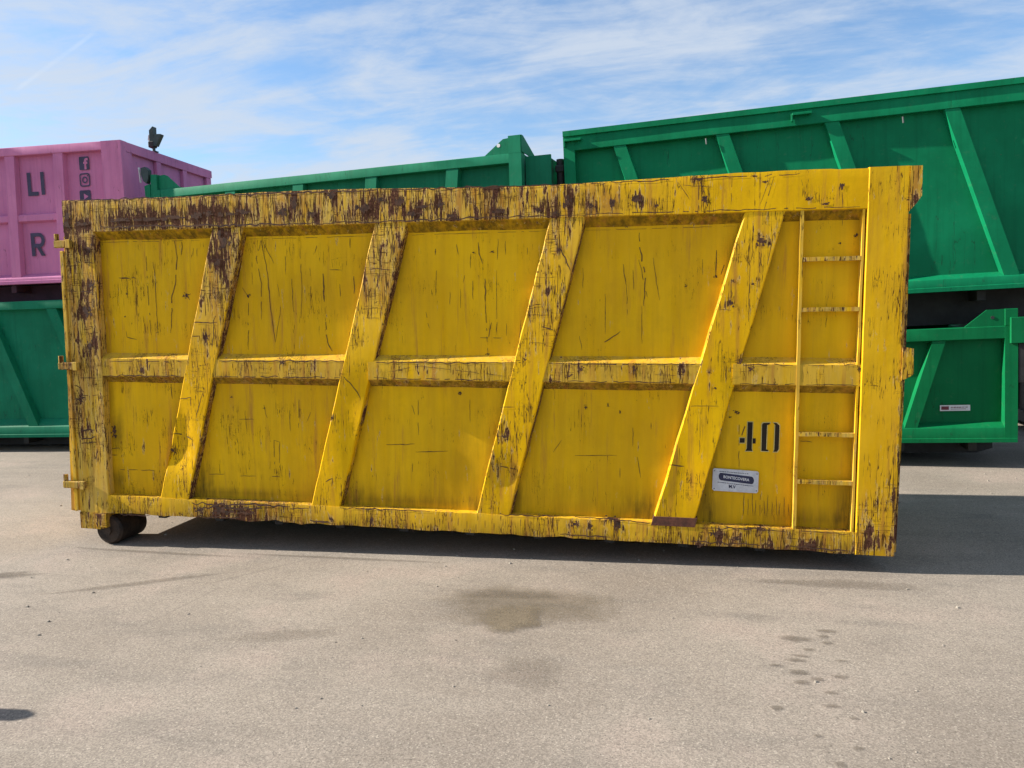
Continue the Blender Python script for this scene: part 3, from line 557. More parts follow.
def halo(k, x, z):
    v = 0.0
    for kk, bx_, bz_, rx, rz in BLOTCHES:
        if kk == k and abs(bx_ - x) < 3 * rx + .05 and abs(bz_ - z) < 3 * rz + .05:
            v += math.exp(-((x - bx_) / (rx * 1.1 + .012)) ** 2 - ((z - bz_) / (rz * 1.3 + .015)) ** 2)
    return 0.6 * min(1.0, v)
def bump_w(x, c, w): return math.exp(-((x - c) / w) ** 2)
def wear_top(p):
    a_ = _wear_top(p); return (a_[0] + halo('f', p.x, p.z), a_[1], a_[2])
def _wear_top(p):
    x, z = p.x, p.z
    w = lerp(0.80, 0.28, sst(x, 3.6, 5.2)) + 0.22 * N(x * 1.3, 0, 5)
    w += 0.13 * (1 - sst(x, 0.2, 2.2)) * (1 - sst(z, 2.19, 2.30)) + 0.12 * sst(z, 2.36, 2.40)
    if x > 4.9: w *= 0.7
    return (max(0.05, w), 0.10 + 0.3 * sst(z, 2.37, 2.4), 0.75 * (1 - sst(x, 2.5, 5.0)))
def wear_slope(base, gr):
    return lambda p: (base, gr if p.y > 0.03 + 0 * p.x else 0.1, 0.2)
def rib_wear_shade(i):
    hi = (0.98, 0.86, 0.70, 0.52)[i]; lo = (0.48, 0.40, 0.50, 0.36)[i]
    def f(p):
        t = sst(p.z, 0.9, 2.2)
        w = lerp(lo, hi, t) + 0.2 * N(p.x * 2, p.z * 2, i)
        if p.y > sy('r', p.x, p.z) + 0.011:  # flanks darkened: painted shade over grime, dulling the bounce glow
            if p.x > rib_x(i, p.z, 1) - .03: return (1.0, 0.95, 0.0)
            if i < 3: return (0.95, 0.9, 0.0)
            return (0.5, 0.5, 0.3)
        return (max(0.05, w) + halo('r', p.x, p.z), 0.05 + 0.25 * (1 - sst(p.z, 0.1, 0.5)), (0.85, 0.7, 0.35, 0.1)[i] * t)
    return f
def wear_panel(p):
    w = 0.13 + 0.20 * (1 - sst(p.x, 0, 4)) + 0.10 * N(p.x * 1.2, p.z * 1.2, 3)
    g_ = 0.13 + 0.36 * (1 - sst(p.z, 0.15, 0.5)) * (0.6 + 0.8 * abs(N(p.x * 2.2, 1, 1))) + 0.18 * N(p.x * .8, p.z * 2, 8)
    for gx_, gz_, grx, grz, ga in ((.33, .62, .04, .13, .9), (.30, .24, .04, .08, .8), (1.06, .22, .06, .16, .9), (2.32, .20, .05, .10, .6), (4.36, .20, .13, .12, .5), (4.80, .20, .05, .15, .5), (5.63, .28, .05, .20, .6), (5.42, .20, .3, .05, .4), (1.4, .17, .5, .04, .5), (2.7, .18, .5, .05, .4)):
        g_ += ga * math.exp(-((p.x - gx_) / grx) ** 2 - ((p.z - gz_) / grz) ** 2)
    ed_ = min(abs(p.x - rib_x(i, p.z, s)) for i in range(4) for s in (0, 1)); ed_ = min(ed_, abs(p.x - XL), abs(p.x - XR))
    g_ += 0.55 * math.exp(-(ed_ / .05) ** 2) * (0.6 + 0.9 * N(p.x * 3, p.z * 3, 5))  # darker close to the rib and post edges
    return (max(0.0, w), min(1, max(0.03, g_)), 0.05)
def wear_lpost(p):
    a_ = _wear_lpost(p); return (a_[0] + halo('f', p.x, p.z), a_[1], a_[2])
def _wear_lpost(p):
    return (0.80 + 0.12 * sst(p.z, 1.4, 2.2) - 0.28 * (1 - sst(p.z, 0.2, 0.8)) * 1 + 0.15 * N(p.x * 8, p.z * 2, 0), 0.12, 0.75)
def wear_rpost(p):
    a_ = _wear_rpost(p); return (a_[0] + halo('f', p.x, p.z), a_[1], a_[2])
def _wear_rpost(p):
    lowz = 1 - sst(p.z, 0.05, 0.75)
    edge = sst(p.x, 5.86, 5.94)
    return (0.30 + 0.42 * lowz + 0.35 * edge + 0.25 * N(p.x * 4, p.z * 1.6, 6), 0.08 + 0.45 * lowz * (0.4 + abs(N(p.x * 7, p.z * 5, 2))), 0.1)
def mid_wear_shade(p):
    a_ = _mid_wear_shade(p); return (a_[0] + halo('m', p.x, p.z), a_[1], a_[2])
def _mid_wear_shade(p):
    return (0.52 - 0.1 * sst(p.x, 4.5, 5.5) + 0.2 * N(p.x * 2, 3, 3), 0.92 if p.z < ZM0 - 0.0045 else 0.26, 0.45)  # sloped underside carries painted shade along with its grime
def wear_bot(p):
    a_ = _wear_bot(p); return (a_[0] + halo('f', p.x, p.z), a_[1], a_[2])
def _wear_bot(p):
    r_ = sst(p.x, 4.3, 5.4); e_ = math.exp(-((p.x - 1.45) / .5) ** 2)
    return (0.50 + 0.22 * r_ + 0.3 * e_ + 0.30 * N(p.x * 1.7, 5, 5) + 0.25 * (1 - sst(p.z, 0.0, 0.05)), 0.22 + 0.25 * r_ + 0.4 * e_ + 0.40 * (1 - sst(p.z, 0, 0.09)), 0.25)

def rail(name, x0, x1, prof, wearf, step=0.045, mat=None, jit=(0, 0, 0)):
    """prof(x) -> closed profile list of (y, z)"""
    rows = [[Vector((x, y, z)) for y, z in prof(x)] for x in span(x0, x1, step)]
    return mesh_obj(name, loft(rows), mat or M_Y, yc, wearf=wearf, sharp=28)
XL, XR = 0.265, 5.697
def top_prof(x):
    s = sag(x); e = 0.004 * N(x * 7, 1, 1) + (0.005 * abs(N(x * 17, 2, 2)) if x < 4 else 0)
    zs = [H + s - e, H + s - 0.012, 2.34 + s * .6, 2.28 + s * .4, 2.22 + s * .2, ZT + 0.003 * N(x * 9, 5, 5) - 0.004]
    f = [(sy('f', x, z) + (0.004 if i == 0 else 0), z) for i, z in enumerate(zs)]
    d_ = dent(x, ZT)
    return [(0.13, H + s - e * .5)] + f + [(f[-1][0] + .012, f[-1][1] - .009), (D + 0.004 + d_, 2.092 + 0.004 * N(x * 3, 3, 3)), (0.13, 2.092)]
def toprail_wear_shade(p):
    if p.y > sy('f', p.x, ZT) + 0.006 and p.z < 2.19: return (0.40, 0.95, 0.1)  # underside darkened: shade painted in on top of grime
    return wear_top(p)
rail('top_rail', 0.0, L, top_prof, toprail_wear_shade)
rib_edges = lambda z: [(rib_x(i, z, 0), rib_x(i, z, 1)) for i in range(4)]
def mid_prof(x):
    a = 0.004 * N(x * 8, 9, 1); b = 0.004 * N(x * 6, 2, 7)
    m = (ZM0 + ZM1) / 2
    return [(D + .02, 1.243), (D + 0.002 + dent(x, 1.24) , 1.243), (sy('m', x, ZM1), ZM1 + a), (sy('m', x, ZM1) - 0.0005, ZM1 - 0.010 + a), (sy('m', x, m) + 0.003 * N(x * 5, 1, 8), m), (sy('m', x, ZM0), ZM0 + b), (sy('m', x, ZM0) + .010, ZM0 + b - .008), (D + .002 + dent(x, 1.01), 1.014), (D + .02, 1.014)]
segs = [(XL, 'L')]
zc = 1.13
cuts = [XL - 0.01] + sum([[rib_x(i, zc, 0) + .03, rib_x(i, zc, 1) - .03] for i in range(4)], []) + [XR + 0.01]
for k in range(5): rail('mid_rail', cuts[2 * k], cuts[2 * k + 1], mid_prof, mid_wear_shade)
def bot_prof(x):
    rag = 0.010 * N(x * 5.1, 3, 9) + 0.006 * N(x * 14, 7, 2)
    lip = 0.004 * N(x * 6, 8, 8) + 0.004 * N(x * 17, 1, 8)
    amp = 1.0 + 1.2 * bump_w(x, 1.45, .5)
    return [(D + .03, ZB + .004), (sy('f', x, ZB) + 0.002 + 0.004 * N(x * 9, 1, 1), ZB + lip * amp), (sy('f', x, ZB), ZB - 0.010 + lip * amp), (sy('f', x, .09), 0.09), (sy('f', x, .045) + 0.006 * N(x * 7, 2, 2), 0.045), (sy('f', x, 0.0) + 0.01 * N(x * 4, 1, 4), 0.0 + rag * amp), (D + .03, 0.004)]
rail('bottom_rail', 0.244, XR, bot_prof, wear_bot, step=0.03)

def post(name, x0, x1, z0, z1, wearf, proud=-0.003, jag=0.0):
    rows = []
    for z in span(z0, z1, 0.05):
        a = x0 + jag * N(z * 4, 2, 1); b = x1 + jag * N(z * 5, 7, 1)
        xsn = [a, a + .006] + [lerp(a, b, t) for t in (.25, .5, .75)] + [b - .006, b]
        row = [Vector((x, sy('f', x, z) + proud + (0.005 if i in (0, len(xsn) - 1) else 0), z)) for i, x in enumerate(xsn)]
        rows.append([Vector((a, D + .03, z))] + row + [Vector((b, D + .03, z))])
    return mesh_obj(name, loft(rows), M_Y, yc, wearf=wearf, sharp=28)
post('corner_post', 0.0, XL, -0.005, 2.168, wear_lpost, 0.0, 0.004)
post('corner_post', XR, L, -0.004, 2.404, wear_rpost, -0.004, 0.002)

for i in range(4):
    rows = []
    for z in span(ZB - 0.002, ZT + 0.004, 0.045):
        a, b_ = rib_x(i, z, 0), rib_x(i, z, 1)
        a += 0.005 * N(z * 3.3, i, 3) + 0.002 * N(z * 9, i, 1); b_ += 0.004 * N(z * 5, i, 8) - 0.9 * crease(b_, z) * 0.6
        xsn = [a, a + .007] + [lerp(a, b_, t) for t in (.25, .5, .75)] + [b_ - .007, b_]
        row = [Vector((x, sy('r', x, z) + (0.006 if q in (0, 6) else 0), z)) for q, x in enumerate(xsn)]
        rows.append([Vector((a - (.006 if i == 3 else .012), D + .022, z)), Vector((a - .002, .02 + dent(a, z), z))] + row + [Vector((b_ + .003, 0.02 + dent(b_, z), z)), Vector((b_ + .010, D + .022, z))])
    mesh_obj('rib', loft(rows), M_Y, yc, wearf=rib_wear_shade(i), sharp=28)
# rusty foot plate under the fourth rib
rows = []
for z in span(0.118, 0.178, 0.02):
    a, b_ = rib_x(3, z, 0) - .008, rib_x(3, z, 1) + .012
    rows.append([Vector((x, y, z)) for x, y in ((a, D), (a, -.004 + dent(a, z)), (b_, -.004 + dent(b_, z)), (b_, D))])
mesh_obj('rust_plate', loft(rows), M_RUSTP, yc, label='bare rusty foot plate under the rib nearest the number 40')

# sheet panels between the ribs, upper and lower row
def panel(e0, e1, z0, z1):
    rows = []; n = max(3, int((e1(z0) - e0(z0)) / 0.055))
    for z in span(z0, z1, 0.05):
        a, b_ = e0(z), e1(z)
        front = [Vector((x, sy('p', x, z), z)) for x in [lerp(a, b_, t / n) for t in range(n + 1)]]
        rows.append([Vector((a, D + .028, z))] + front + [Vector((b_, D + .028, z))])
    mesh_obj('panel', loft(rows), M_Y, yc, wearf=wear_panel, sharp=50)
def rc(i): return lambda z: (rib_x(i, z, 0) + rib_x(i, z, 1)) / 2
E_ = [lambda z: XL - .01, rc(0), rc(1), rc(2), rc(3), lambda z: XR + .01]
for lo, hi in ((0.139, 1.035), (1.225, 2.12)):
    for k in range(5):
        s0 = (lambda z, f=E_[k]: f(z) + .002); s1 = (lambda z, f=E_[k + 1]: f(z) - .002)
        panel(s0, s1, lo, hi)

# ladder
lad = bmesh.new()
rows = []
def wear_lad(p): return (0.45, 0.05, 0.5)
for z in span(ZB + .001, ZT - .001, 0.06):
    a = lerp(5.322, 5.312, (z) / 2.2) + 0.003 * N(z * 5, 1, 1)
    o_ = dent(a, z)
    rows.append([Vector((a, D + .02, z)), Vector((a, 0.004 + o_, z)), Vector((a + .020, 0.004 + o_, z)), Vector((a + .020, D + .02, z))])
ladder = mesh_obj('ladder', loft(rows), M_Y, yc, wearf=wear_lad)
rows = []
for z in span(ZB + .001, ZT - .001, 0.06):
    a = XR - .024 + 0.003 * N(z * 4, 3, 8); o_ = dent(a, z)
    rows.append([Vector((a, D + .02, z)), Vector((a, 0.006 + o_, z)), Vector((a + .014, 0.006 + o_, z)), Vector((a + .014, D + .02, z))])
mesh_obj('stringer', loft(rows), M_Y, ladder, wearf=wear_lad)
for zr in (0.449, 0.757, 1.546, 1.859):
    rws = []
    for x in span(5.334, XR - .026, 0.03):
        yy = 0.006 + 0.004 * N(x * 4, zr, 1) + dent(x, zr); zz_ = zr + 0.006 * N(x * 5, zr, 3); q = 0.013
        rws.append([Vector((x, yy, zz_ - q)), Vector((x, yy, zz_ + q)), Vector((x, yy + .028, zz_ + q)), Vector((x, yy + .028, zz_ - q))])
    mesh_obj('rung', loft(rws), M_Y, ladder, wearf=lambda p: (0.66, 0.08, 0.8))

# shell behind the front: floor, far side, ends
yw = lambda p: (0.35, 0.15, 0.3)
def ybox(name, *a, wf=yw, bev=0.004, parent=yc, mat=None, label=None): return box_obj(name, *a, mat or M_Y, parent, bev, wearf=wf, label=label)
ybox('inner_wall', 0.02, L - .02, D + .034, D + .042, 0.03, 2.38)
ybox('floor', 0.02, L - .02, D + .05, WD - .06, 0.02, 0.05)
ybox('far_wall', 0.02, L - .02, WD - .05, WD - .04, 0.03, 2.38)
ybox('far_top_rail', 0.0, L, WD - .038, WD, 2.20, 2.398)
ybox('far_bottom_rail', 0.0, L, WD - .038, WD, 0.0, 0.13)
for x in (0.0, 1.2, 2.4, 3.6, 4.7, L - .22): ybox('far_post', x, x + .2, WD - .037, WD - .003, 0.132, 2.198)
ybox('end_wall', L - .05, L - .012, D + .0425, WD - .0505, 0.03, 2.37, wf=lambda p: (0.5, 0.4, 0.3))
ybox('end_rail', L - .07, L + .004, 0.135, WD - .045, 2.22, 2.392)
for y in (.5, 1.0, 1.5): ybox('end_post', L - .011, L + .03, y, y + .09, 0.04, 2.215)
# door at the left end, sprung open a little at its foot
bm = bmesh.new()
vs = {}
pts = [(0.004, 2.13), (-0.012, 2.13), (-0.088, 0.0), (-0.040, -0.006), (-0.002, 0.004)]
bm = prism(pts, 0.012, WD - .02)
mesh_obj('door', bm, M_Y, yc, wearf=lambda p: (0.62, 0.15, 0.6))
bm = bmesh.new(); add_box(bm, -.035, -.006, -.012, .010, 0.002, 2.02, .003)
strap = mesh_obj('door_edge_strap', bm, M_Y, yc, wearf=lambda p: (0.6, 0.1, 0.6))
for z, xe in ((2.072, -.062), (1.146, -.088), (0.218, -.108)):
    b = bmesh.new(); add_box(b, xe, 0.085, -.040, -.006, z - .030, z + .026, .006)
    h_ = mesh_obj('hinge', b, M_Y, yc, wearf=lambda p: (0.75, 0.45, 1.0))
    b = bmesh.new(); add_cyl(b, (xe + .018, -.022, z - .028), (xe + .018, -.022, z + .075), 0.017, seg=14)
    mesh_obj('hinge_pin', b, M_Y, h_, wearf=lambda p: (1.0, 0.8, 0.3))
    b = bmesh.new(); add_box(b, .050, .085, -.047, -.041, z - .034, z + .03, .002)
    mesh_obj('hinge_plate', b, M_Y, h_, wearf=lambda p: (0.6, 0.1, 0.9))

# bracket and rollers at the left foot
bm = prism([(0.004, -.006), (0.243, -.006), (0.240, -.122), (0.180, -.136), (0.006, -.136)], -.006, 0.16)
blk = mesh_obj('roller_bracket', bm, M_Y, yc, wearf=lambda p: (0.72, 0.55, 0.4))
b = bmesh.new(); add_box(b, .145, .245, -.014, -.0065, -.118, -.012, .003)
mesh_obj('bracket_plate', b, M_Y, blk, wearf=lambda p: (0.85, 0.4, 0.2))
bm = prism([(0.004, -.006), (0.243, -.006), (0.240, -.122), (0.180, -.136), (0.006, -.136)], WD - .16, WD - .002)
mesh_obj('roller_bracket', bm, M_Y, yc, wearf=lambda p: (0.72, 0.55, 0.4))
for y0, y1 in ((0.03, 0.33), (WD - .33, WD - .03)):
    b = bmesh.new()
    add_cyl(b, (.222, y0 + .02, -.150), (.222, y1, -.150), .117, seg=32)
    add_cyl(b, (.222, y0, -.150), (.222, y0 + .02, -.150), .100, .117, seg=32)
    add_cyl(b, (.222, y0 - .02, -.150), (.222, y0, -.150), .035, seg=12)
    mesh_obj('roller', b, M_ROLL, yc)
for y in (0.62, 1.35):
    b = bmesh.new()
    b.free()
    mesh_obj('skid_beam', prism([(0.35, 0.012), (0.35, -.10), (1.2, -.112), (L - .1, -.112), (L - .02, -.07), (L - .02, 0.012)], y, y + .14), M_UNDER, yc)
for x in span(.6, 5.6, .5): box_obj('cross_member', x, x + .07, D + .06, WD - .08, -.06, .018, M_UNDER, yc)

# lugs at the right end
zt = lambda z: z
bm = prism([(L + .001, 2.402), (L + .066, 2.402), (L + .068, 2.225), (L + .040, 2.180), (L + .001, 2.135)], -.004, .05)
mesh_obj('lifting_lug', bm, M_Y, yc, wearf=lambda p: (0.75, 0.2, 0.4))
bm = prism([(L - .004, 1.316), (L + .058, 1.305), (L + .063, 1.150), (L + .040, 1.130), (L - .004, 1.108)], -.010, .06)
mesh_obj('locking_lug', bm, M_Y, yc, wearf=lambda p: (0.80, 0.35, 0.3))
bm = prism([(L + .003, 0.02), (L + .012, 0.02), (L + .020, 1.100), (L + .016, 2.12), (L + .003, 2.12)], .012, .10)
mesh_obj('edge_strip', bm, M_Y, yc, wearf=lambda p: (0.95, 0.5, 0.1))

# ---- scratches and rust blotches traced on the face, each a thin flake-like patch of bare metal
def yface(k, x, z):
    return sy(k, x, z) - 0.0022
def surf_kind(k, x, z):
    return k
def build_scratches():
    rr = random.Random(5)
    for k, x, z, rx, rz in list(BLOTCHES):
        if rx > .018 and k in 'fr' and rr.random() < .8:
            zl = {True: 2.172, False: z - rz - rr.uniform(.08, .28)}[k == 'f' and z > 2.16]
            if z - zl > .03: SCRATCHES.append((k, .007, [(x + rx * rr.uniform(-.4, .4), z), (x + rx * rr.uniform(-.4, .4), max(zl, 0.02))]))
    for knd, nm in (('p', 'panel_scratch'), ('f', 'rail_scratch'), ('r', 'rib_scratch'), ('m', 'mid_rail_scratch')):
        bm = bmesh.new()
        for k, w, pts in SCRATCHES:
            if k != knd: continue
            seed = rr.random() * 50
            # resample
            P = [Vector((x, z)) for x, z in pts]
            Q = [P[0]]
            for a, b in zip(P[:-1], P[1:]):
                n = max(1, int((b - a).length / 0.018))
                for i in range(1, n + 1): Q.append(a.lerp(b, i / n))
            n = len(Q); prev = None
            for i, q in enumerate(Q):
                tdir = (Q[min(i + 1, n - 1)] - Q[max(i - 1, 0)]).normalized(); nr = Vector((-tdir.y, tdir.x))
                t = i / (n - 1)
                ww = w * 0.36 * (0.35 + 0.65 * math.sin(math.pi * min(1, max(0.04, t))) ** 0.5) * (0.65 + 1.1 * abs(N(seed + i * .55, 1, 1)))
                c = q + nr * (w * 0.9 * N(seed + i * .35, 4, 2))
                if abs(N(seed + i * .28, 9, 9)) < 0.014 and 2 < i < n - 3 and w < 0.011: prev = None; continue
                a, b = c + nr * ww, c - nr * ww
                cur = [bm.verts.new((v.x, yface(k, v.x, v.y), v.y)) for v in (a, b)]
                if prev: bm.faces.new((prev[0], prev[1], cur[1], cur[0]))
                prev = cur
        if bm.verts: mesh_obj(nm, bm, M_RUST, yc, kind='stuff')
        else: bm.free()
    for knd, nm in (('p', 'panel_rust'), ('f', 'rail_rust'), ('r', 'rib_rust'), ('m', 'mid_rail_rust')):
        bm = bmesh.new()
        for k, x, z, rx, rz in BLOTCHES:
            if k != knd: continue
            def blob(x, z, rx, rz, sd):
                K = 26; ring = []; mid = []
                for i in range(K):
                    t = 2 * math.pi * i / K
                    r = 0.80 + 0.50 * N(math.cos(t) * 1.6 + sd, math.sin(t) * 1.6, sd) + 0.16 * N(math.cos(t) * 6 + sd, math.sin(t) * 6, sd * 2)
                    r = max(0.25, r)
                    px_, pz_ = x + rx * r * math.cos(t), z + rz * r * math.sin(t)
                    ring.append(bm.verts.new((px_, yface(k, px_, pz_), pz_)))
                    mx, mz = lerp(x, px_, .5), lerp(z, pz_, .5)
                    mid.append(bm.verts.new((mx, yface(k, mx, mz), mz)))
                c = bm.verts.new((x, yface(k, x, z), z))
                for i in range(K):
                    j = (i + 1) % K
                    bm.faces.new((ring[i], ring[j], mid[j], mid[i])); bm.faces.new((mid[i], mid[j], c))
            lim = (2.172, 2.392) if (k == 'f' and z > 2.16) else None
            if lim: rz = min(rz, (lim[1] - lim[0]) / 2); z = min(max(z, lim[0] + rz), lim[1] - rz)
            blob(x, z, rx * .62, rz * .62, rr.random() * 90)
            for q in range(9):
                sx_ = rx * rr.uniform(.12, .38); sz_ = rz * rr.uniform(.14, .45)
                blob(x + rx * rr.uniform(-1.05, 1.05), z + rz * rr.uniform(-.95, .95) * (.5 if lim else 1), sx_, sz_, rr.random() * 90)
        if bm.verts: mesh_obj(nm, bm, M_RUST, yc, kind='stuff')
        else: bm.free()
build_scratches()

# ---- flat print: polygons and text laid on a plane facing -y of a parent
def poly_print(name, polys, y, mat, parent, kind=None):
    bm = bmesh.new()
    for P in polys: bm.faces.new([bm.verts.new((x, y(x, z) if callable(y) else y, z)) for x, z in P])
    me = bpy.data.meshes.new(name); bm.to_mesh(me); bm.free(); me.materials.append(mat)
    return link(bpy.data.objects.new(name, me), parent)
def text_print(name, body, x, z, size, y, mat, parent, xs=1.0, bold=0.0, slant=0.0):
    cu = bpy.data.curves.new(name, 'FONT'); cu.body = body; cu.size = size; cu.align_x = 'CENTER'; cu.align_y = 'CENTER'
    cu.offset = bold; cu.resolution_u = 3
    tmp = bpy.data.objects.new('tmp', cu); COL.objects.link(tmp)
    bpy.context.view_layer.update()
    me = bpy.data.meshes.new_from_object(tmp)
    bpy.data.objects.remove(tmp); me.name = name
    for v in me.vertices:
        X, Z = v.co.x * xs, v.co.y; v.co = (x + X, y, z + Z + slant * X)
    me.materials.clear(); me.materials.append(mat)
    return link(bpy.data.objects.new(name, me), parent)
yp = lambda x, z: sy('p', x, z) - 0.003
yp0 = lambda x, z: sy('p', x, z) - 0.0018
def grown(P, g):
    cx = sum(p[0] for p in P) / len(P); cz = sum(p[1] for p in P) / len(P)
    return [(x + (g if x > cx else -g), z + (g if z > cz else -g)) for x, z in P]
four = [[(5.033, .818), (5.063, .818), (5.061, .645), (5.066, .628), (5.022, .628), (5.031, .645)], [(4.985, .712), (5.016, .712), (5.016, .681), (4.985, .681)], [(5.066, .712), (5.085, .712), (5.085, .678), (5.066, .678)]]
zero = [[(5.122, .805), (5.130, .815), (5.172, .818), (5.168, .806), (5.153, .802), (5.151, .642), (5.166, .638), (5.164, .630), (5.122, .630)],
        [(5.192, .817), (5.212, .817), (5.230, .800), (5.229, .645), (5.218, .628), (5.196, .628), (5.202, .640), (5.204, .803)]]
poly_print('number', four + zero, yp, M_BLACK, yc)['label'] = 'black stencilled number 40'
poly_print('overspray', [grown(P, .005) for P in (four[0], four[1], zero[0], zero[1])], yp0, M_GHOST, yc)
poly_print('faded_stroke', [[(5.012, .790), (5.018, .790), (4.999, .730), (4.994, .730)], [(4.978, .800), (4.981, .800), (4.981, .735), (4.978, .735)]], yp, M_RUST, yc)
pq = [(4.818, .500), (4.828, .508), (5.098, .497), (5.108, .488), (5.106, .362), (5.096, .352), (4.826, .358), (4.816, .368)]
ypl = min(sy('p', x, z) for x, z in pq) - 0.014
bm = prism(pq, ypl, ypl + .006)
plq = mesh_obj('plaque', bm, M_PLAQ, yc, label='small white maker plate with a dark blue oval')
cx, cz = 4.967, 0.445
ov = []
for k in range(24):
    t = 2 * math.pi * k / 24
    X = 0.094 * (1 if math.cos(t) > 0 else -1) + 0.018 * math.cos(t); Z = 0.0255 * math.sin(t)
    ov.append((cx + X, cz + Z - 0.10 * X))
poly_print('oval', [ov], ypl - .001, M_BLUE, plq)
text_print('maker_name', 'BONTECOVERA', cx, cz,   .026, ypl - .002, M_WHITE, plq, xs=.88, bold=.0004, slant=-.10)
def dashes(name, x0, x1, z, h, slope, n, y, mat, par):
    rd = random.Random(int(z * 1000)); P = []; x = x0; w0 = (x1 - x0) / n
    for q in range(n):
        w = w0 * rd.uniform(.5, .85); P.append([(x, z + slope * (x - x0)), (x + w, z + slope * (x + w - x0)), (x + w, z + h + slope * (x + w - x0)), (x, z + h + slope * (x - x0))]); x += w0
    return poly_print(name, P, y, mat, par)
dashes('small_print', 4.860, 5.045, .487, .0045, -.06, 16, ypl - .001, M_BLUE, plq)
dashes('small_print', 4.850, 5.080, .414, .0045, -.08, 20, ypl - .001, M_BLUE, plq)
text_print('plate_text', 'M.V', cx - .025, .388, .030, ypl - .001, M_BLUE, plq, xs=.9, bold=.001, slant=-.08)
for x, z in ((4.828, .492), (5.097, .480), (5.096, .368), (4.828, .372)):
    b = bmesh.new(); add_cyl(b, (x, ypl - .003, z), (x, ypl, z), .004, seg=8); mesh_obj('rivet', b, M_STEEL, plq)

# =================================================================== GENERIC OPEN CONTAINER
def open_container(root, x0, x1, h, wd, mat, top_h=0.2, bot_h=0.16, ledge=0.05, ribs=(), posts=(), lpost=0.13, rpost=0.13,
                   mid=None, dep=0.08, endmid=3, end_top=0.13, rib_w=0.13, runners=0.28, cap=False, runner_mat=None, end_side=1, back=True):
    """coordinates: x along the face, y into the container, z = 0 at the lower edge of the bottom rail"""
    P = root; zt0 = h - top_h
    def m(name, bm, mt=mat, parent=P, **kw): return mesh_obj(name, bm, mt, parent, **kw)
    w = lambda x, z, s=1: 0.004 * N(x * 1.1 + s, z * 1.2, s)
    # rails
    def rl(name, prof):
        return m(name, loft([[Vector((x, y, z)) for y, z in prof(x)] for x in span(x0, x1, .25)]))
    rl('top_rail', lambda x: [(dep + .05, h), (.004, h + .003 * N(x, 1, 1)), (w(x, 1), h - .006), (w(x, 1), zt0 + .005), (.006, zt0), (dep + .05, zt0)])
    if cap: rl('cap_strip', lambda x: [(dep + .03, h + .012), (-.022, h + .012), (-.022, h - .045), (-.004, h - .050), (-.004, h + .003), (dep + .03, h + .003)])
    rl('bottom_rail', lambda x: [(dep + .04, bot_h + ledge), (dep + .002, bot_h + ledge), (.004 + w(x, 2), bot_h), (w(x, 2), bot_h - .006), (w(x, 2), .045), (-.006 + w(x, 2), .040), (-.006 + w(x, 2), 0), (dep + .04, 0)])
    pz0 = bot_h + ledge * .5
    for nm, a, b in (('corner_post', x0 - .002, x0 + lpost), ('corner_post', x1 - rpost, x1 + .002)):
        m(nm, loft([[Vector((a, dep + .045, z)), Vector((a, -.003, z)), Vector((b, -.003, z)), Vector((b, dep + .045, z))] for z in span(-.001 if not cap else -.001, h + .001 if not cap else h - .052, .4)]))
    edges = [(lambda z: x0 + lpost - .01)]
    allr = sorted([(a, b, rib_w) for a, b in ribs], key=lambda r: r[0])
    for a, b, rw in allr:     # x of the left edge at the top rail and at the bottom rail
        rows = []
        for z in span(bot_h + .002, zt0 - .002, .2):
            t = (z - bot_h) / (zt0 - bot_h); xx = lerp(b, a, t)
            o_ = w(xx, z, 3)
            rows.append([Vector((xx - .012, dep + .004, z)), Vector((xx, .008 + o_, z)), Vector((xx + rw, .008 + o_, z)), Vector((xx + rw + .012, dep + .004, z))])
        m('rib', loft(rows))
        edges.append(lambda z, a=a, b=b, rw=rw: lerp(b, a, (z - bot_h) / (zt0 - bot_h)) + rw / 2)
    edges.append(lambda z: x1 - rpost + .01)
    rowsz = [(bot_h + .01, zt0 + .01)] if not mid else [(bot_h + .01, (mid[0] + mid[1]) / 2), ((mid[0] + mid[1]) / 2, zt0 + .01)]
    for z0, z1 in rowsz:
        for e0, e1 in zip(edges[:-1], edges[1:]):
            rows = []
            for z in span(z0, z1, .12):
                a, b = e0(z) + .001, e1(z) - .001
                if b <= a: b = a + .002
                front = [Vector((x, dep + 0.014 * N(x * 1.0, z * 1.1, 6) + 0.004 * N(x * 4, z * 4, 3) + .006, z)) for x in [lerp(a, b, t / 8) for t in range(9)]]
                rows.append([Vector((a, dep + .03, z))] + front + [Vector((b, dep + .03, z))])
            m('panel', loft(rows), sharp=60)
    if mid:
        zc = (mid[0] + mid[1]) / 2
        for k in range(len(edges) - 1):
            a = edges[k](zc) + (rib_w / 2 - .01 if k else 0); b = edges[k + 1](zc) - (rib_w / 2 - .01 if k < len(edges) - 2 else 0)
            m('mid_rail', loft([[Vector((x, y, z)) for y, z in [(dep + .02, mid[1] + .02), (dep, mid[1] + .02), (.022, mid[1]), (.018, mid[1] - .005), (.018, mid[0]), (dep, mid[0] - .02), (dep + .02, mid[0] - .02)]] for x in span(a, b, .3)]))
    # rest of the shell
    bx = lambda nm, *q, mt=mat: box_obj(nm, *q, mt, P, .004)
    bx('inner_wall', x0 + .02, x1 - .02, dep + .034, dep + .044, .03, h - .03)
    bx('floor', x0 + .06, x1 - .06, dep + .05, wd - .06, .02, .05)
    bx('far_wall', x0 + .02, x1 - .02, wd - .06, wd - .045, .03, h - .03)
    bx('far_top_rail', x0 + .003, x1 - .003, wd - .043, wd, zt0, h - .002)
    bx('far_bottom_rail', x0 + .003, x1 - .003, wd - .043, wd, 0, bot_h)
    for q in range(4):
        xx = lerp(x0 + .01, x1 - .15, q / 3); bx('far_post', xx, xx + .13, wd - .042, wd - .004, bot_h + .002, zt0 - .002)
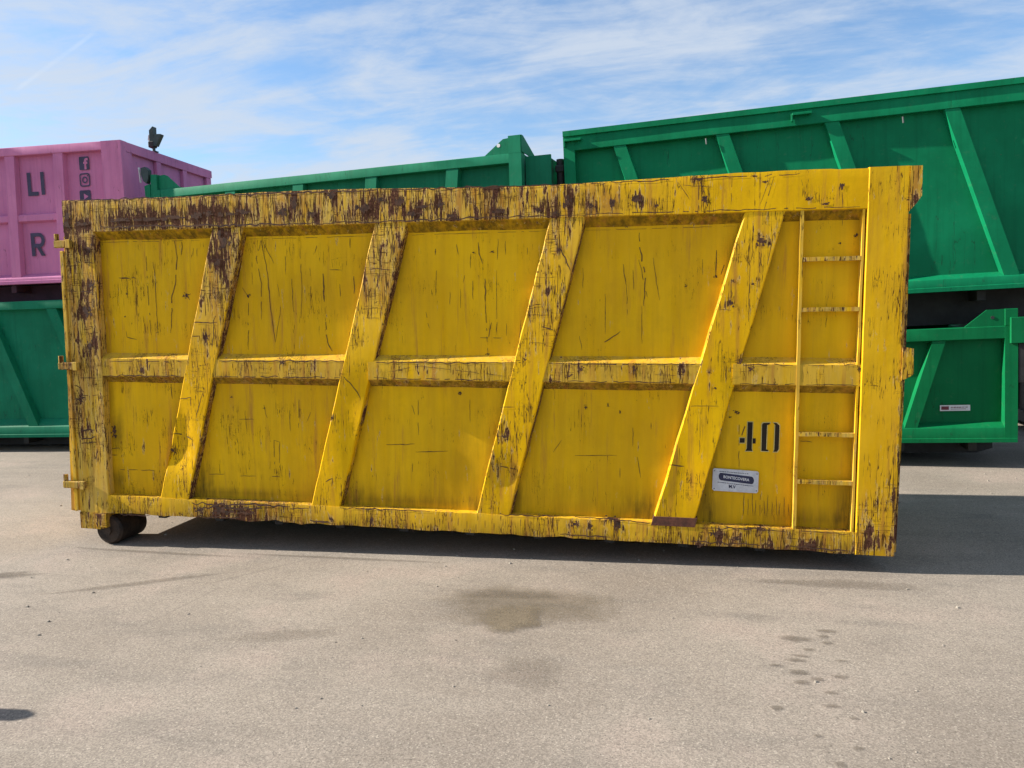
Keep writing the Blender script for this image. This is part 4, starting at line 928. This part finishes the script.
    for e, (xa, s) in enumerate(((x1, 1), (x0, -1))):
        # end wall: recessed sheet, rails, posts
        f = lambda a, b: (min(xa - s * a, xa - s * b), max(xa - s * a, xa - s * b))
        bx('end_wall', *f(.055, .075), dep + .0445, wd - .0605, .04, h - .04)
        bx('end_top_rail', *f(-.001, .054), dep + .046, wd - .047, h - end_top, h - .001)
        bx('end_bottom_rail', *f(-.001, .054), dep + .046, wd - .047, 0, .14)
        for q in range(endmid + 1):
            yy = lerp(dep + .047, wd - .17, q / endmid); wdd = .11
            bx('end_post', *f(.003, .053), yy, yy + wdd, .142, h - end_top - .002)
    if runners:
        for yy in (.42, wd - .58):
            b = prism([(x0 + .1, -.002), (x0 + .1, -runners + .05), (x0 + .25, -runners), (x1 - .25, -runners), (x1 - .1, -runners + .05), (x1 - .1, -.002)], yy, yy + .16)
            m('runner', b, runner_mat or M_UNDER)
        for xx in span(x0 + .3, x1 - .4, .8):
            bx('cross_beam', xx, xx + .08, dep + .06, wd - .07, -.11, -.003, mt=runner_mat or M_UNDER)

def frame_empty(name, label, cat, y0, yaw, roll, x, z, group=None):
    c, s = math.cos(yaw), math.sin(yaw)
    B = Matrix.Rotation(yaw, 3, 'Z') @ Matrix.Rotation(roll, 3, 'Y')
    p = Vector((0, y0, 0)) + B @ Vector((x, 0, z))
    return empty(name, label, cat, p, (0, roll, yaw), group)
GSET = 'containers stacked in a row behind the yellow one'

# ---- right upper green: x 3.49 .. 9.6, z 1.65 .. 3.65 in its stack's frame
RY0, RYAW, RROLL = 3.913, RAD(-3.94), RAD(-1.15)
ru = frame_empty('tall_open_container', 'tall green open-top container on top of the right-hand stack, highest in view', 'container', RY0, RYAW, RROLL, 3.49, 1.652, GSET)
def ribpair(xt, zt_, xb, zb_, z_top, z_bot):
    k = (xb - xt) / (zt_ - zb_)
    return (xt - k * (z_top - zt_), xt + k * (zt_ - z_bot))
RS = (7.838 - 7.331) / (3.438 - 1.816)
uz0, uzt = 1.652 + .125, 3.44
ribs = []
for xt in (4.049, 5.143, 6.227, 7.331, 8.42):
    a = xt - 3.49; ribs.append((a, a + RS * (uzt - uz0)))
open_container(ru, 0, 6.1, 1.996, 2.3, M_GR, top_h=.205, bot_h=.125, ledge=.045, ribs=ribs, lpost=.125, rib_w=.135, cap=True, runners=.345)
for xx, zz_ in ((2.42, 1.90), (0.02, 1.90), (4.9, 1.90)):
    b = bmesh.new(); add_box(b, xx, xx + .19, -.055, -.006, zz_ - .012, zz_ + .012, .003); add_box(b, xx - .012, xx + .006, -.04, -.004, zz_ - .07, zz_ + .01, .002)
    mesh_obj('tarp_hook', b, M_GR, ru)
for xx in (1.55, 3.46):
    b = bmesh.new(); add_cyl(b, (xx, -.012, 1.76), (xx + .005, -.012, 1.70), .008, seg=8); mesh_obj('drip', b, M_STEEL, ru)

# ---- right lower green
rl_ = frame_empty('low_open_container', 'low green open-top container with a small white sticker, under the tall green one', 'container', RY0, RYAW, RROLL, 3.2, 0.115, GSET)
LX = 3.2
lz0, lzt = .145, 1.157 - .115
def lr(xt, xb): return (xt - LX, xb - LX)
open_container(rl_, 0, 7.968 - LX, 1.168, 2.3, M_GD, top_h=.125, bot_h=.150, ledge=.045, ribs=[lr(5.0, 4.73), lr(6.1, 5.83), lr(7.213, 6.945)], lpost=.12, rpost=.112, rib_w=.12, runners=.18, dep=.09)
b = prism([(7.50 - LX, 1.169), (7.70 - LX, 1.333), (7.86 - LX, 1.335), (7.86 - LX, 1.169)], .012, .03); mesh_obj('gusset', b, M_GD, rl_)
b = bmesh.new(); add_box(b, 7.856 - LX, 7.969 - LX, -.002, .14, 1.170, 1.336, .003); mesh_obj('post_head', b, M_GD, rl_)
b = bmesh.new(); add_cyl(b, (7.75 - LX, .006, 1.255), (7.75 - LX, .034, 1.255), .016, seg=12); mesh_obj('eye_hole', b, M_UNDER, rl_)
b = bmesh.new(); add_box(b, 7.896 - LX, 8.30 - LX, -.045, -.004, .995, 1.250, .003); mesh_obj('side_bracket', b, M_GD, rl_)
b = bmesh.new(); add_box(b, 7.975 - LX, 8.28 - LX, .0, .16, .60, .99, .003); mesh_obj('end_latch', b, M_UNDER, rl_)
yst = .09 - .004
stx0, stx1, stz0, stz1 = 7.293 - LX, 7.570 - LX, .430 - .115, .490 - .115
sb = bmesh.new(); add_box(sb, stx0, stx1, yst - .004, yst, stz0, stz1)
stk = mesh_obj('sticker', sb, M_WHITE, rl_, label='narrow white sticker with a dark red block at its left')
poly_print('red_block', [[(stx0 + .012, stz0 + .012), (stx0 + .082, stz0 + .012), (stx0 + .082, stz1 - .012), (stx0 + .012, stz1 - .012)]], yst - .0052, M_RED, stk)
dashes('small_print', stx0 + .10, stx0 + .255, stz0 + .032, .010, 0, 11, yst - .0052, M_RED, stk)
dashes('small_print', stx0 + .10, stx0 + .24, stz0 + .016, .006, 0, 14, yst - .0052, M_RED, stk)

# ---- left stack
LY0, LYAW = 4.24, math.atan(0.0620)
lg_ = frame_empty('low_open_container', 'green open-top container under the pink one, at the left edge', 'container', LY0, LYAW, 0, -8.6, 0.208, GSET)
k = .20
lr2 = [(-3.86 - .32, ), ]
open_container(lg_, 0, 6.0, 1.90, 2.3, M_GL, top_h=.115, bot_h=.150, ledge=.10, ribs=[(x + 8.6, x + 8.6 + .62) for x in (-8.0, -7.0, -5.95, -4.91, -3.87)], rib_w=.15, runners=.17, dep=.09)
pk = frame_empty('pink_container', 'pink high-sided container with dark lettering and social media icons, on the green one at left', 'container', LY0, LYAW, 0, -8.60, 2.344, GSET)
PX = 8.60
h_pk = 4.184 - 2.344
open_container(pk, 0, PX - 2.566, h_pk, 2.31, M_PK, top_h=.112, bot_h=.085, ledge=.05,
               ribs=[(x + PX, x + PX - (.04 if x > -4.3 else .05)) for x in (-8.0, -7.25, -6.5, -5.76, -5.03, -4.305, -3.577)], lpost=.28, rpost=.285, rib_w=.143, mid=(.850, .935), runners=.22, dep=.08, runner_mat=plain('dark_plum_underframe', (0.045, 0.018, 0.035), 0.8), endmid=3)
yk = .08 - .006
def Z(z): return z - 2.344
def Xp(x): return x + PX
# lettering on the recessed sheets, stroke by stroke as bold capitals
def rect(x0, x1, z0, z1): return [(x0, z0), (x1, z0), (x1, z1), (x0, z1)]
Lx, Iz0, Iz1 = Xp(-4.046), Z(3.545), Z(3.850)
poly_print('letters', [rect(Lx, Lx + .055, Z(3.537), Z(3.852)), rect(Lx + .055, Lx + .160, Z(3.537), Z(3.590)), rect(Lx + .205, Lx + .258, Z(3.545), Z(3.850))], yk, M_NAVY, pk)['label'] = 'dark letters LI'
# R as one outline with a hole cut by a bridge
Rx, R0, R1 = Xp(-4.066), Z(2.722), Z(3.036)
rp = [rect(Rx, Rx + .055, R0, R1), rect(Rx + .055, Rx + .13, R1 - .05, R1), rect(Rx + .055, Rx + .13, R0 + .115, R0 + .165)]
arc = []
ro, ri = .083, .034
cxr, czr = Rx + .115, (R1 + R0 + .115) / 2
ro = (R1 - (R0 + .115)) / 2; ri = ro - .05
for q in range(8):
    t0, t1 = -math.pi / 2 + math.pi * q / 8, -math.pi / 2 + math.pi * (q + 1) / 8
    arc.append([(cxr + .012 + ri * .7 * math.cos(t0), czr + ri * math.sin(t0)), (cxr + .012 + ro * .85 * math.cos(t0), czr + ro * math.sin(t0)), (cxr + .012 + ro * .85 * math.cos(t1), czr + ro * math.sin(t1)), (cxr + .012 + ri * .7 * math.cos(t1), czr + ri * math.sin(t1))])
rp += arc + [[(Rx + .085, R0 + .116), (Rx + .140, R0 + .116), (Rx + .205, R0), (Rx + .145, R0)]]
poly_print('letters', rp, yk, M_NAVY, pk)['label'] = 'dark letter R'
def rrect(cx, cz, hw, hh, r, n=5):
    P = []
    for qx, qz, a0 in ((1, 1, 0), (-1, 1, 90), (-1, -1, 180), (1, -1, 270)):
        for i in range(n + 1):
            t = RAD(a0 + 90 * i / n); P.append((cx + qx * (hw - r) + r * math.cos(t), cz + qz * (hh - r) + r * math.sin(t)))
    return P
def ring_polys(A, B): return [[A[i], A[(i + 1) % len(A)], B[(i + 1) % len(A)], B[i]] for i in range(len(A))]
fx, fz = Xp(-3.170), Z(3.928)
ic = poly_print('icon_square', [rrect(fx, fz, .074, .088, .018)], yk, M_NAVY, pk); ic['label'] = 'square icon with a letter f'
text_print('icon_letter', 'f', fx + .018, fz - .016, .20, yk - .001, M_PK, ic, bold=.006)
gx, gz = Xp(-3.178), Z(3.708)
poly_print('icon_camera', ring_polys(rrect(gx, gz, .077, .090, .034), rrect(gx, gz, .060, .072, .022)) +
           ring_polys([(gx + .042 * math.cos(2 * math.pi * i / 16), gz + .046 * math.sin(2 * math.pi * i / 16)) for i in range(16)], [(gx + .025 * math.cos(2 * math.pi * i / 16), gz + .028 * math.sin(2 * math.pi * i / 16)) for i in range(16)]) +
           [[(gx + .045 + .009 * math.cos(2 * math.pi * i / 8), gz + .052 + .010 * math.sin(2 * math.pi * i / 8)) for i in range(8)]], yk, M_NAVY, pk)['label'] = 'rounded camera icon'
vx, vz = Xp(-3.190), Z(3.483)
ic = poly_print('icon_square', [rrect(vx, vz, .082, .088, .022)], yk, M_NAVY, pk); ic['label'] = 'rounded square icon with a play triangle'
poly_print('icon_triangle', [[(vx - .018, vz + .045), (vx + .048, vz + .005), (vx - .018, vz - .035)]], yk - .001, M_PK, ic)

# small fitting standing on the pink container's end rim
B = Matrix.Rotation(LYAW, 3, 'Z')
pf = Vector((0, LY0, 0)) + B @ Vector((-2.566 - .03, 0.80, 4.184))
fit = empty('twin_fitting', 'small dark twin-headed fitting standing on the end rim of the pink container', 'metal_fitting', pf, (0, 0, LYAW))
b = bmesh.new(); add_cyl(b, (0, 0, -.003), (0, 0, .09), .022, seg=10); add_box(b, -.05, .05, -.04, .04, -.001, .012); mesh_obj('stem', b, M_DK, fit)
b = bmesh.new(); add_box(b, -.060, .030, -.05, .05, .06, .150, .012); mesh_obj('bracket', b, M_UNDER, fit)
def tilted(name, pts, y0, y1, mt): return mesh_obj(name, prism(pts, y0, y1), mt, fit)
tilted('fitting_head', [(-.035, .140), (.030, .130), (.038, .345), (.025, .352), (-.032, .300)], -.04, .035, M_DK)
tilted('fitting_head', [(.020, .085), (.060, .075), (.150, .228), (.142, .238), (.045, .240)], -.045, .03, M_DK)
tilted('pale_plate', [(-.066, .165), (-.040, .150), (-.040, .235), (-.052, .240)], -.03, .02, plain('pale_fitting_face', (.5, .48, .42), .3))

# ---- middle container: stands behind the yellow one, only its rim shows
MY0, MYAW = 3.9, RAD(-7.086)
mb = frame_empty('low_open_container', 'lower green container under the hook container, hidden behind the yellow one', 'container', MY0, MYAW, 0, -2.15, 0.19, GSET)
open_container(mb, 0, 5.0, 1.5, 2.2, M_GM, ribs=[(1.2, 1.2), (2.4, 2.4), (3.6, 3.6)], runners=.17)
mc = frame_empty('hook_container', 'green container behind the yellow one, showing its long rim and tall end post', 'container', MY0, MYAW, 0, -2.236, 1.90, GSET)
MX = 2.236
hm = 3.511 - 1.90
open_container(mc, 0, 2.973 + MX, hm, 2.2, M_GM, top_h=.105, bot_h=.14, ledge=.05, ribs=[(x + MX, x + MX - .14) for x in (-1.05, -.03, .995, 2.055)], lpost=.145, rpost=.146, rib_w=.15, runners=.19, dep=.09)
def mprism(nm, pts, y0, y1, mt=None, par=None): return mesh_obj(nm, prism([(x + MX, z - 1.90) for x, z in pts], y0, y1), mt or M_GM, par or mc)
mprism('post_head', [(2.826, 3.512), (2.972, 3.512), (2.972, 3.704), (2.826, 3.704)], -.004, .13)
gs = mprism('gusset', [(2.535, 3.512), (2.825, 3.512), (2.825, 3.684), (2.760, 3.678), (2.735, 3.660)], .010, .024)
b = bmesh.new(); add_cyl(b, (2.706 + MX, .0075, 3.612 - 1.90), (2.706 + MX, .009, 3.612 - 1.90), .021, seg=16); mesh_obj('eye_hole', b, M_WHITE, gs)
# end gusset running back from the post
bm = bmesh.new()
q0, q1 = 2.973 + MX + .001, 2.973 + MX + .012
for a in ((q0,), (q1,)): pass
vsA = [bm.verts.new((q0, y, z - 1.90)) for y, z in ((.0, 3.52), (.0, 3.704), (.06, 3.704), (.62, 3.512))]
vsB = [bm.verts.new((q1, y, z - 1.90)) for y, z in ((.0, 3.52), (.0, 3.704), (.06, 3.704), (.62, 3.512))]
bm.faces.new(vsA); bm.faces.new(list(reversed(vsB)))
for i in range(4): bm.faces.new((vsA[i], vsB[i], vsB[(i + 1) % 4], vsA[(i + 1) % 4]))
mesh_obj('end_gusset', bm, M_GM, mc)
box_obj('hook_plate', 2.99 + MX, 3.290 + MX, .10, .125, .9, 3.480 - 1.90, M_GM, mc, .003)
box_obj('hook_arm', 3.02 + MX, 3.27 + MX, .126, .5, 1.0, 3.455 - 1.90, M_DK, mc, .003)
b = bmesh.new(); add_cyl(b, (3.345 + MX, .30, .9), (3.345 + MX, .30, 3.45 - 1.90), .045, seg=14); add_box(b, 3.295 + MX, 3.40 + MX, .24, .36, 3.30 - 1.90, 3.38 - 1.90, .01); mesh_obj('hook_bar', b, M_UNDER, mc)
box_obj('hook_link', 3.40 + MX, 3.62 + MX, .40, .45, 1.05, 3.35 - 1.90, M_GM, mc, .003)
# left end: post head, sloping gusset and a clamp
mprism('post_head', [(-2.238, 3.512), (-2.130, 3.512), (-2.130, 3.715), (-2.225, 3.722)], -.004, .12)
mprism('gusset', [(-2.128, 3.512), (-1.70, 3.512), (-1.80, 3.535), (-1.98, 3.690), (-2.03, 3.708), (-2.128, 3.705)], .030, .045)
cl = mprism('clamp', [(-2.36, 3.815), (-2.29, 3.825), (-2.235, 3.78), (-2.245, 3.66), (-2.28, 3.605), (-2.33, 3.64), (-2.365, 3.74)], -.03, .03, M_DK)
mprism('clamp_plate', [(-2.412, 3.825), (-2.400, 3.832), (-2.382, 3.63), (-2.395, 3.628)], -.020, .0, M_PLAQ, cl)
mprism('clamp_arm', [(-2.335, 3.58), (-2.245, 3.60), (-2.245, 3.10), (-2.320, 3.10)], -.01, .04, M_GM, cl)

# ---- dark container added to hide bright sky in the slit past the right-hand containers
dk = empty('dark_container', 'added dark container behind the right-hand green stack, hiding bright sky in a slit', 'container', (8.9, 5.2, 0.15), (0, 0, RAD(-2)), GSET)
open_container(dk, 0, 5.5, 2.6, 2.3, plain('dark_brown_paint', (0.02, 0.015, 0.012), 0.8), ribs=[(1.2, 1.2), (2.4, 2.4), (3.6, 3.6)], runners=.13)

# ---- unseen post added past the left edge to cast the shadow tip in view
bt = Vector((1.80, -2.365, 0)); hb = 0.95
lenb = hb / math.tan(SUN_EL)
bp = bt + Vector((to_sun.x, to_sun.y, 0)).normalized() * (lenb + .02)
bo = empty('shadow_post', 'unseen steel post added at far left to cast a shadow tip into view', 'shadow_post', (bp.x, bp.y, 0))
b = bmesh.new(); add_cyl(b, (0, 0, 0), (0, 0, hb - .03), .05, seg=20); add_cyl(b, (0, 0, hb - .03), (0, 0, hb), .05, .025, seg=20)
mesh_obj('pipe', b, M_STEEL, bo)
b = bmesh.new(); add_cyl(b, (0, 0, .001), (0, 0, .02), .10, seg=20); mesh_obj('foot_plate', b, M_STEEL, bo)
